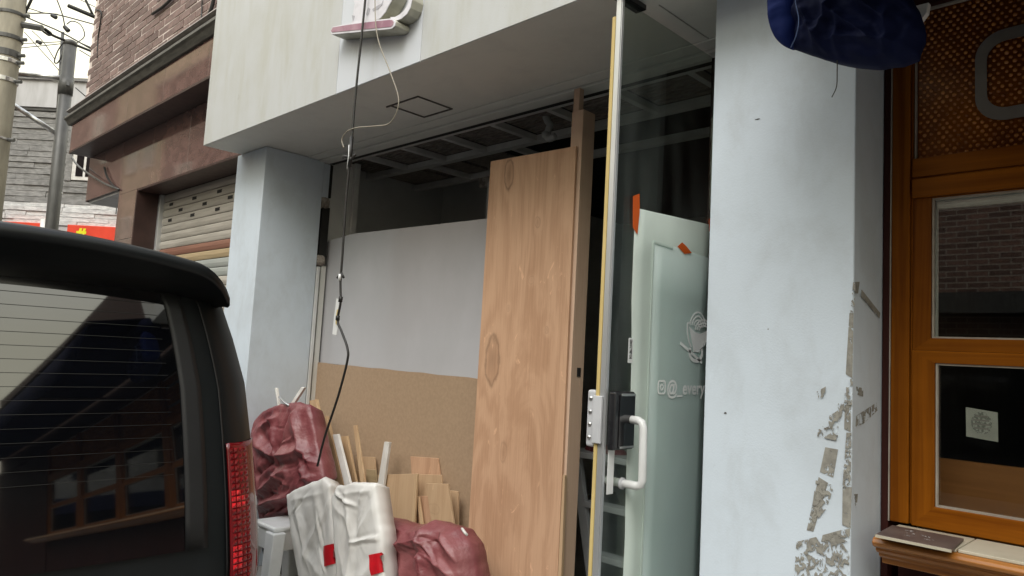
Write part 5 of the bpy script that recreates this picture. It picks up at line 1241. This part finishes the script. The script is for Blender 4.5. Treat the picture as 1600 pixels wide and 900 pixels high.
for x, roof, hr, belt, wid in ((-2.98, 1.79, 0.885, 1.10, 1.0), (-3.6, 1.80, 0.885, 1.08, 1.01), (-4.6, 1.80, 0.885, 1.06, 1.01), (-5.15, 1.76, 0.86, 1.05, 1.01), (-5.75, 1.18, 0.88, 1.04, 1.0), (-5.9, 1.09, 0.87, 1.02, 1.0), (-6.9, 1.03, 0.84, 0.95, 0.97), (-7.15, 0.95, 0.78, 0.85, 0.93), (-7.22, 0.80, 0.70, 0.72, 0.88)):
    ribs.append([(x, h, z) for h, z in section(x, roof, hr, belt, wid)])
b = MB(); full = []
for rb in ribs:
    full.append([(x, YC + h, z) for x, h, z in rb] + [(x, YC - h, z) for x, h, z in rb[::-1]][1:])
V = b.grid(full)
b.bm.faces.new(V[-1])
bmesh.ops.remove_doubles(b.bm, verts=b.bm.verts[:], dist=0.0005)
b.build('body', M_car, car, True)
b = MB(); S = [-1 + 2 * i / 36 for i in range(37)]
b.grid([[rear(s, z) if h > 0 else (xr(z) - 0.10, YC, z) for s in S] for h, z in PROF[1:-1]])
b.build('tailgate', M_car, car, True)
zs = [0.76 + (1.68 - 0.76) * i / 16 for i in range(17)]
b = MB(); b.grid([[rear(-0.66 + 1.32 * j / 32, z, 0.006) for j in range(33)] for z in zs]); gl = b.build('rear_window', M_carglass, car, True)
def strip(s0, s1, z0, z1, off, n=10, m=4):
    b = MB(); b.grid([[rear(s0 + (s1 - s0) * j / m, z0 + (z1 - z0) * i / n, off) for j in range(m + 1)] for i in range(n + 1)]); return b
for s0, s1 in ((0.661, 0.745), (-0.745, -0.661)): strip(s0, s1, 0.76, 1.69, 0.009).build('window_trim', M_cartrim, car, True, solid=0.002)
for s0, s1 in ((0.822, 0.830), (-0.830, -0.822)): strip(s0, s1, 0.62, 1.69, 0.004, 14, 1).build('tailgate_gap', M_cartrim, car, True, solid=0.001)
b = MB()
for k_ in range(15):
    z = 1.615 - k_ * 0.0425
    for j in range(24):
        s0 = -0.62 + 1.24 * j / 24; s1 = -0.62 + 1.24 * (j + 1) / 24
        b.bm.faces.new([b.bm.verts.new(rear(s, zz, 0.0075)) for s, zz in ((s0, z - 0.0007), (s1, z - 0.0007), (s1, z + 0.0007), (s0, z + 0.0007))])
tag(b.build('heating_lines', M_defrost, gl), kind='stuff')
# spoiler lip along the roof edge
b = MB(); rows = []
for j in range(49):
    y = -0.75 + 1.50 * j / 48; a = abs(y) + 0.05 * abs(y) / 0.75; e = max(0.0, a - 0.60) / 0.20
    zt = 1.814 - 0.115 * a * a - 0.075 * e ** 2.2; th = 0.036 + 0.008 * (1 - a) ; xt = -2.585 - 0.07 * a * a - 0.085 * e ** 2.5
    zb = 1.650 - 0.03 * a * a - 0.015 * e
    xb = xr(1.66) - 0.03 * (a / 0.8) ** 2 - 0.02 - 0.05 * e ** 2
    Y_ = YC + y
    top_in = (-3.05, Y_, 1.783 - 0.09 * a * a - 0.10 * e ** 2)
    sec = [top_in, ((xt - 3.05) / 2, Y_, zt + 0.006 if e < 0.3 else zt), (xt - 0.02, Y_, zt), (xt, Y_, zt - 0.010), (xt + 0.004, Y_, zt - th), (xt - 0.012, Y_, zt - th - 0.008), ((xt * 2 + xb) / 3, Y_, (zt - th) * 0.62 + zb * 0.38), (xb, Y_, zb), (xb - 0.15, Y_, zb + 0.04)]
    rows.append(sec)
b.grid(rows); b.bm.verts.ensure_lookup_table()
bmesh.ops.holes_fill(b.bm, edges=b.bm.edges[:], sides=20)
b.build('spoiler', M_car, car, True)
# tail lamps
for sg_ in (1, -1):
    zz = [0.52 + (1.115 - 0.52) * i / 24 for i in range(25)]
    b = MB(); rows = []
    for z in zz:
        r = [rear(sg_ * (0.836 + 0.164 * j / 8), z, 0.010) for j in range(9)]
        p = r[-1]; r += [(p[0] - 0.04, p[1] + sg_ * 0.006, z), (p[0] - 0.14, p[1] + sg_ * 0.006, z)]
        rows.append(r)
    b.grid(rows); tl = b.build('tail_lamp', M_lamp, car, True, solid=0.006)
    cells, hot = MB(), MB()
    nr = 26
    for i in range(nr):
        for j in range(4):
            s0 = 0.846 + j * 0.0235; s1 = s0 + 0.0195; z0 = 0.535 + i * 0.0218; z1 = z0 + 0.0165
            z0 += 0.0; c0 = rear(sg_ * (s0 + s1) / 2, (z0 + z1) / 2, 0.0185)
            q = [rear(sg_ * s0, z0, 0.0138), rear(sg_ * s1, z0, 0.0138), rear(sg_ * s1, z1, 0.0138), rear(sg_ * s0, z1, 0.0138)]
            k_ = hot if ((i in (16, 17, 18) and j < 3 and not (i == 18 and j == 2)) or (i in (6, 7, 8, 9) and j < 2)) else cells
            vs = [k_.bm.verts.new(p) for p in q]; cv = k_.bm.verts.new(c0)
            for a in range(4): k_.bm.faces.new((vs[a], vs[(a + 1) % 4], cv))
    tag(cells.build('reflector_cells', M_lampcell, tl), kind='stuff'); tag(hot.build('glint_cells', M_lampglint, tl), kind='stuff')
b = MB(); b.box(-2.66, -2.47, YC - 0.86, YC + 0.86, 0.32, 0.52); b.build('bumper', M_cartrim, car, bev=0.05, seg=4)
b = MB(); b.box(-2.602, -2.588, YC - 0.26, YC + 0.26, 0.58, 0.69); b.build('number_plate', M_white, car, bev=0.004)
for x in (-3.55, -6.25):
    for sg_ in (1, -1):
        y0 = YC + sg_ * 0.86
        b = MB(); n_ = 28
        pr_ = [(-0.10, 0.20), (-0.11, 0.31), (-0.09, 0.355), (0.0, 0.365), (0.09, 0.355), (0.11, 0.31), (0.10, 0.20)]
        b.grid([[(x + r_ * math.cos(2 * math.pi * i / n_), y0 + sg_ * (-0.03) + d_, 0.365 + r_ * math.sin(2 * math.pi * i / n_)) for d_, r_ in pr_] for i in range(n_ + 1)])
        wl = b.build('wheel', M_tyre, car, True)
        b = MB(); b.tube([(x, y0 - 0.09, 0.365), (x, y0 + sg_ * 0.045, 0.365)], 0.21, 20); b.build('rim', M_alu, wl, bev=0.01)
for sg_ in (1, -1):
    for x0, x1 in ((-3.95, -3.1), (-4.75, -4.02), (-5.35, -4.82)):
        b = MB(); rows = []
        for z in (1.14, 1.3, 1.48, 1.60):
            h = hw(z) + 0.006 + (0.012 if z < 1.4 else 0.004)
            rows.append([(x0 + (x1 - x0) * j / 4 + (0.12 * (z - 1.14) if x0 < -5 else 0), YC + sg_ * h, z) for j in range(5)])
        b.grid(rows); b.build('side_window', M_carglass, car, True, solid=0.003)

# ------------------------------------------------------------------ buildings across the street and down the road (seen in reflections)
def brick_tex(name, c1, c2, mo):
    m, t, p = _new(name)
    geo = node(t, 'NewGeometry'); sx = node(t, 'SeparateXYZ'); L(t, geo.outputs['Position'], sx.inputs[0])
    cb = node(t, 'CombineXYZ'); L(t, math_n(t, 'ADD', sx.outputs[0], sx.outputs[1]), cb.inputs[0]); L(t, sx.outputs[2], cb.inputs[1])
    bt = node(t, 'TexBrick', Scale=1.0); bt.inputs['Color1'].default_value = rgba(c1); bt.inputs['Color2'].default_value = rgba(c2); bt.inputs['Mortar'].default_value = rgba(mo)
    bt.inputs['Brick Width'].default_value = 0.25; bt.inputs['Row Height'].default_value = 0.078; bt.inputs['Mortar Size'].default_value = 0.009
    L(t, cb.outputs[0], bt.inputs['Vector']); L(t, bt.outputs['Color'], p.inputs['Base Color']); p.inputs['Roughness'].default_value = 0.85
    return m
M_obrick = brick_tex('opposite brick', (0.25, 0.14, 0.115), (0.12, 0.07, 0.06), (0.34, 0.29, 0.26))
M_cream = mat('cream render', (0.50, 0.42, 0.30), (0.42, 0.35, 0.25), 0.8, 2)
M_shade = mat('dark canopy', (0.05, 0.05, 0.05), (0.035, 0.035, 0.035), 0.7, 4)
M_blueboard = mat('navy sign board', (0.012, 0.02, 0.085), None, 0.5, 4)
def house(name, label, x0, x1, y0, y1, h, m, face, wins, base=None):
    o = thing(name, ((x0 + x1) / 2, (y0 + y1) / 2, 0), label, 'building')
    b = MB(); b.box(x0, x1, y0, y1, 0, h); b.build('wall', m, o)
    b = MB(); b.box(x0 - 0.05, x1 + 0.05, y0 - 0.05, y1 + 0.05, h + 0.001, h + 0.12); b.build('coping', M_ledge, o)
    for (a, c, z0, z1) in wins:
        b = MB()
        if face == 'N': b.box(a, c, y1 - 0.03, y1 + 0.05, z0, z1)
        else: b.box(x0 - 0.05, x0 + 0.03, a, c, z0, z1)
        w = b.build('window', M_whitewood, o)
        b = MB()
        if face == 'N': b.box(a + 0.06, (a + c) / 2 - 0.02, y1 + 0.051, y1 + 0.056, z0 + 0.06, z1 - 0.06); b.box((a + c) / 2 + 0.02, c - 0.06, y1 + 0.051, y1 + 0.056, z0 + 0.06, z1 - 0.06)
        else: b.box(x0 - 0.056, x0 - 0.051, a + 0.06, (a + c) / 2 - 0.02, z0 + 0.06, z1 - 0.06); b.box(x0 - 0.056, x0 - 0.051, (a + c) / 2 + 0.02, c - 0.06, z0 + 0.06, z1 - 0.06)
        b.build('pane', M_gloss, w)
    return o
o = house('brick_shop', 'dark brick shop building facing the restaurant from across the street', -4.0, 9.0, -14, -6.5, 5.4, M_obrick, 'N', [(4.5, 6, 3.6, 4.9), (7, 8.4, 3.6, 4.9)])
b = MB(); b.box(-4.0, 9.0, -6.49, -5.9, 2.35, 2.62); b.build('canopy', M_shade, o)
b = MB(); b.box(-4.0, 9.0, -6.49, -6.3, 1.7, 2.0); b.build('shop_beam', M_shade, o)
b = MB(); b.box(-3.9, 8.9, -6.49, -6.4, 0.0, 1.69); b.build('shop_window', M_gloss, o)
house('brown_block', 'long dark brown block far down the street on its far side', -62, -33.2, -14, -5, 15, M_obrick, 'N', [(-40, -38, 6, 8), (-45, -43, 6, 8), (-36, -34.6, 9, 11)])
house('cream_house', 'tall cream rendered house far down the street between brown block and grey house', -33, -28.6, -13, -5, 13.5, M_cream, 'N', [(-32.4, -31.2, 8, 9.6), (-30.6, -29.4, 8, 9.6), (-32.4, -31.2, 4.5, 6.2), (-30.6, -29.4, 4.5, 6.2)])
house('dark_brick_house', 'lower dark brick house down the street beside the cream house', -28.4, -14, -13, -5, 10.7, M_obrick, 'N', [(-27, -25.6, 6, 7.6), (-22, -20.6, 6, 7.6)])
house('grey_house', 'low grey house across the street between brick shop and dark brick house', -13.9, -4.4, -13, -7.5, 4.4, M_parapet, 'N', [(-12.5, -11, 2.9, 4.3), (-9, -7.5, 2.9, 4.3)])
o = house('corner_shop', 'pale corner shop closing the street behind the camera with navy sign board', 15, 22, -5.5, 1.2, 7.0, M_parapet, 'W', [(-4.6, -3.4, 3.6, 5.6), (-0.6, 0.7, 3.6, 5.6)])
b = MB(); b.box(14.6, 14.99, -5.3, 1.0, 2.3, 2.95); b.build('navy_board', M_blueboard, o)
b = MB(); b.box(14.9, 14.99, -5.3, 1.0, 0.3, 2.29); b.build('shop_window', M_gloss, o)
# -- close three
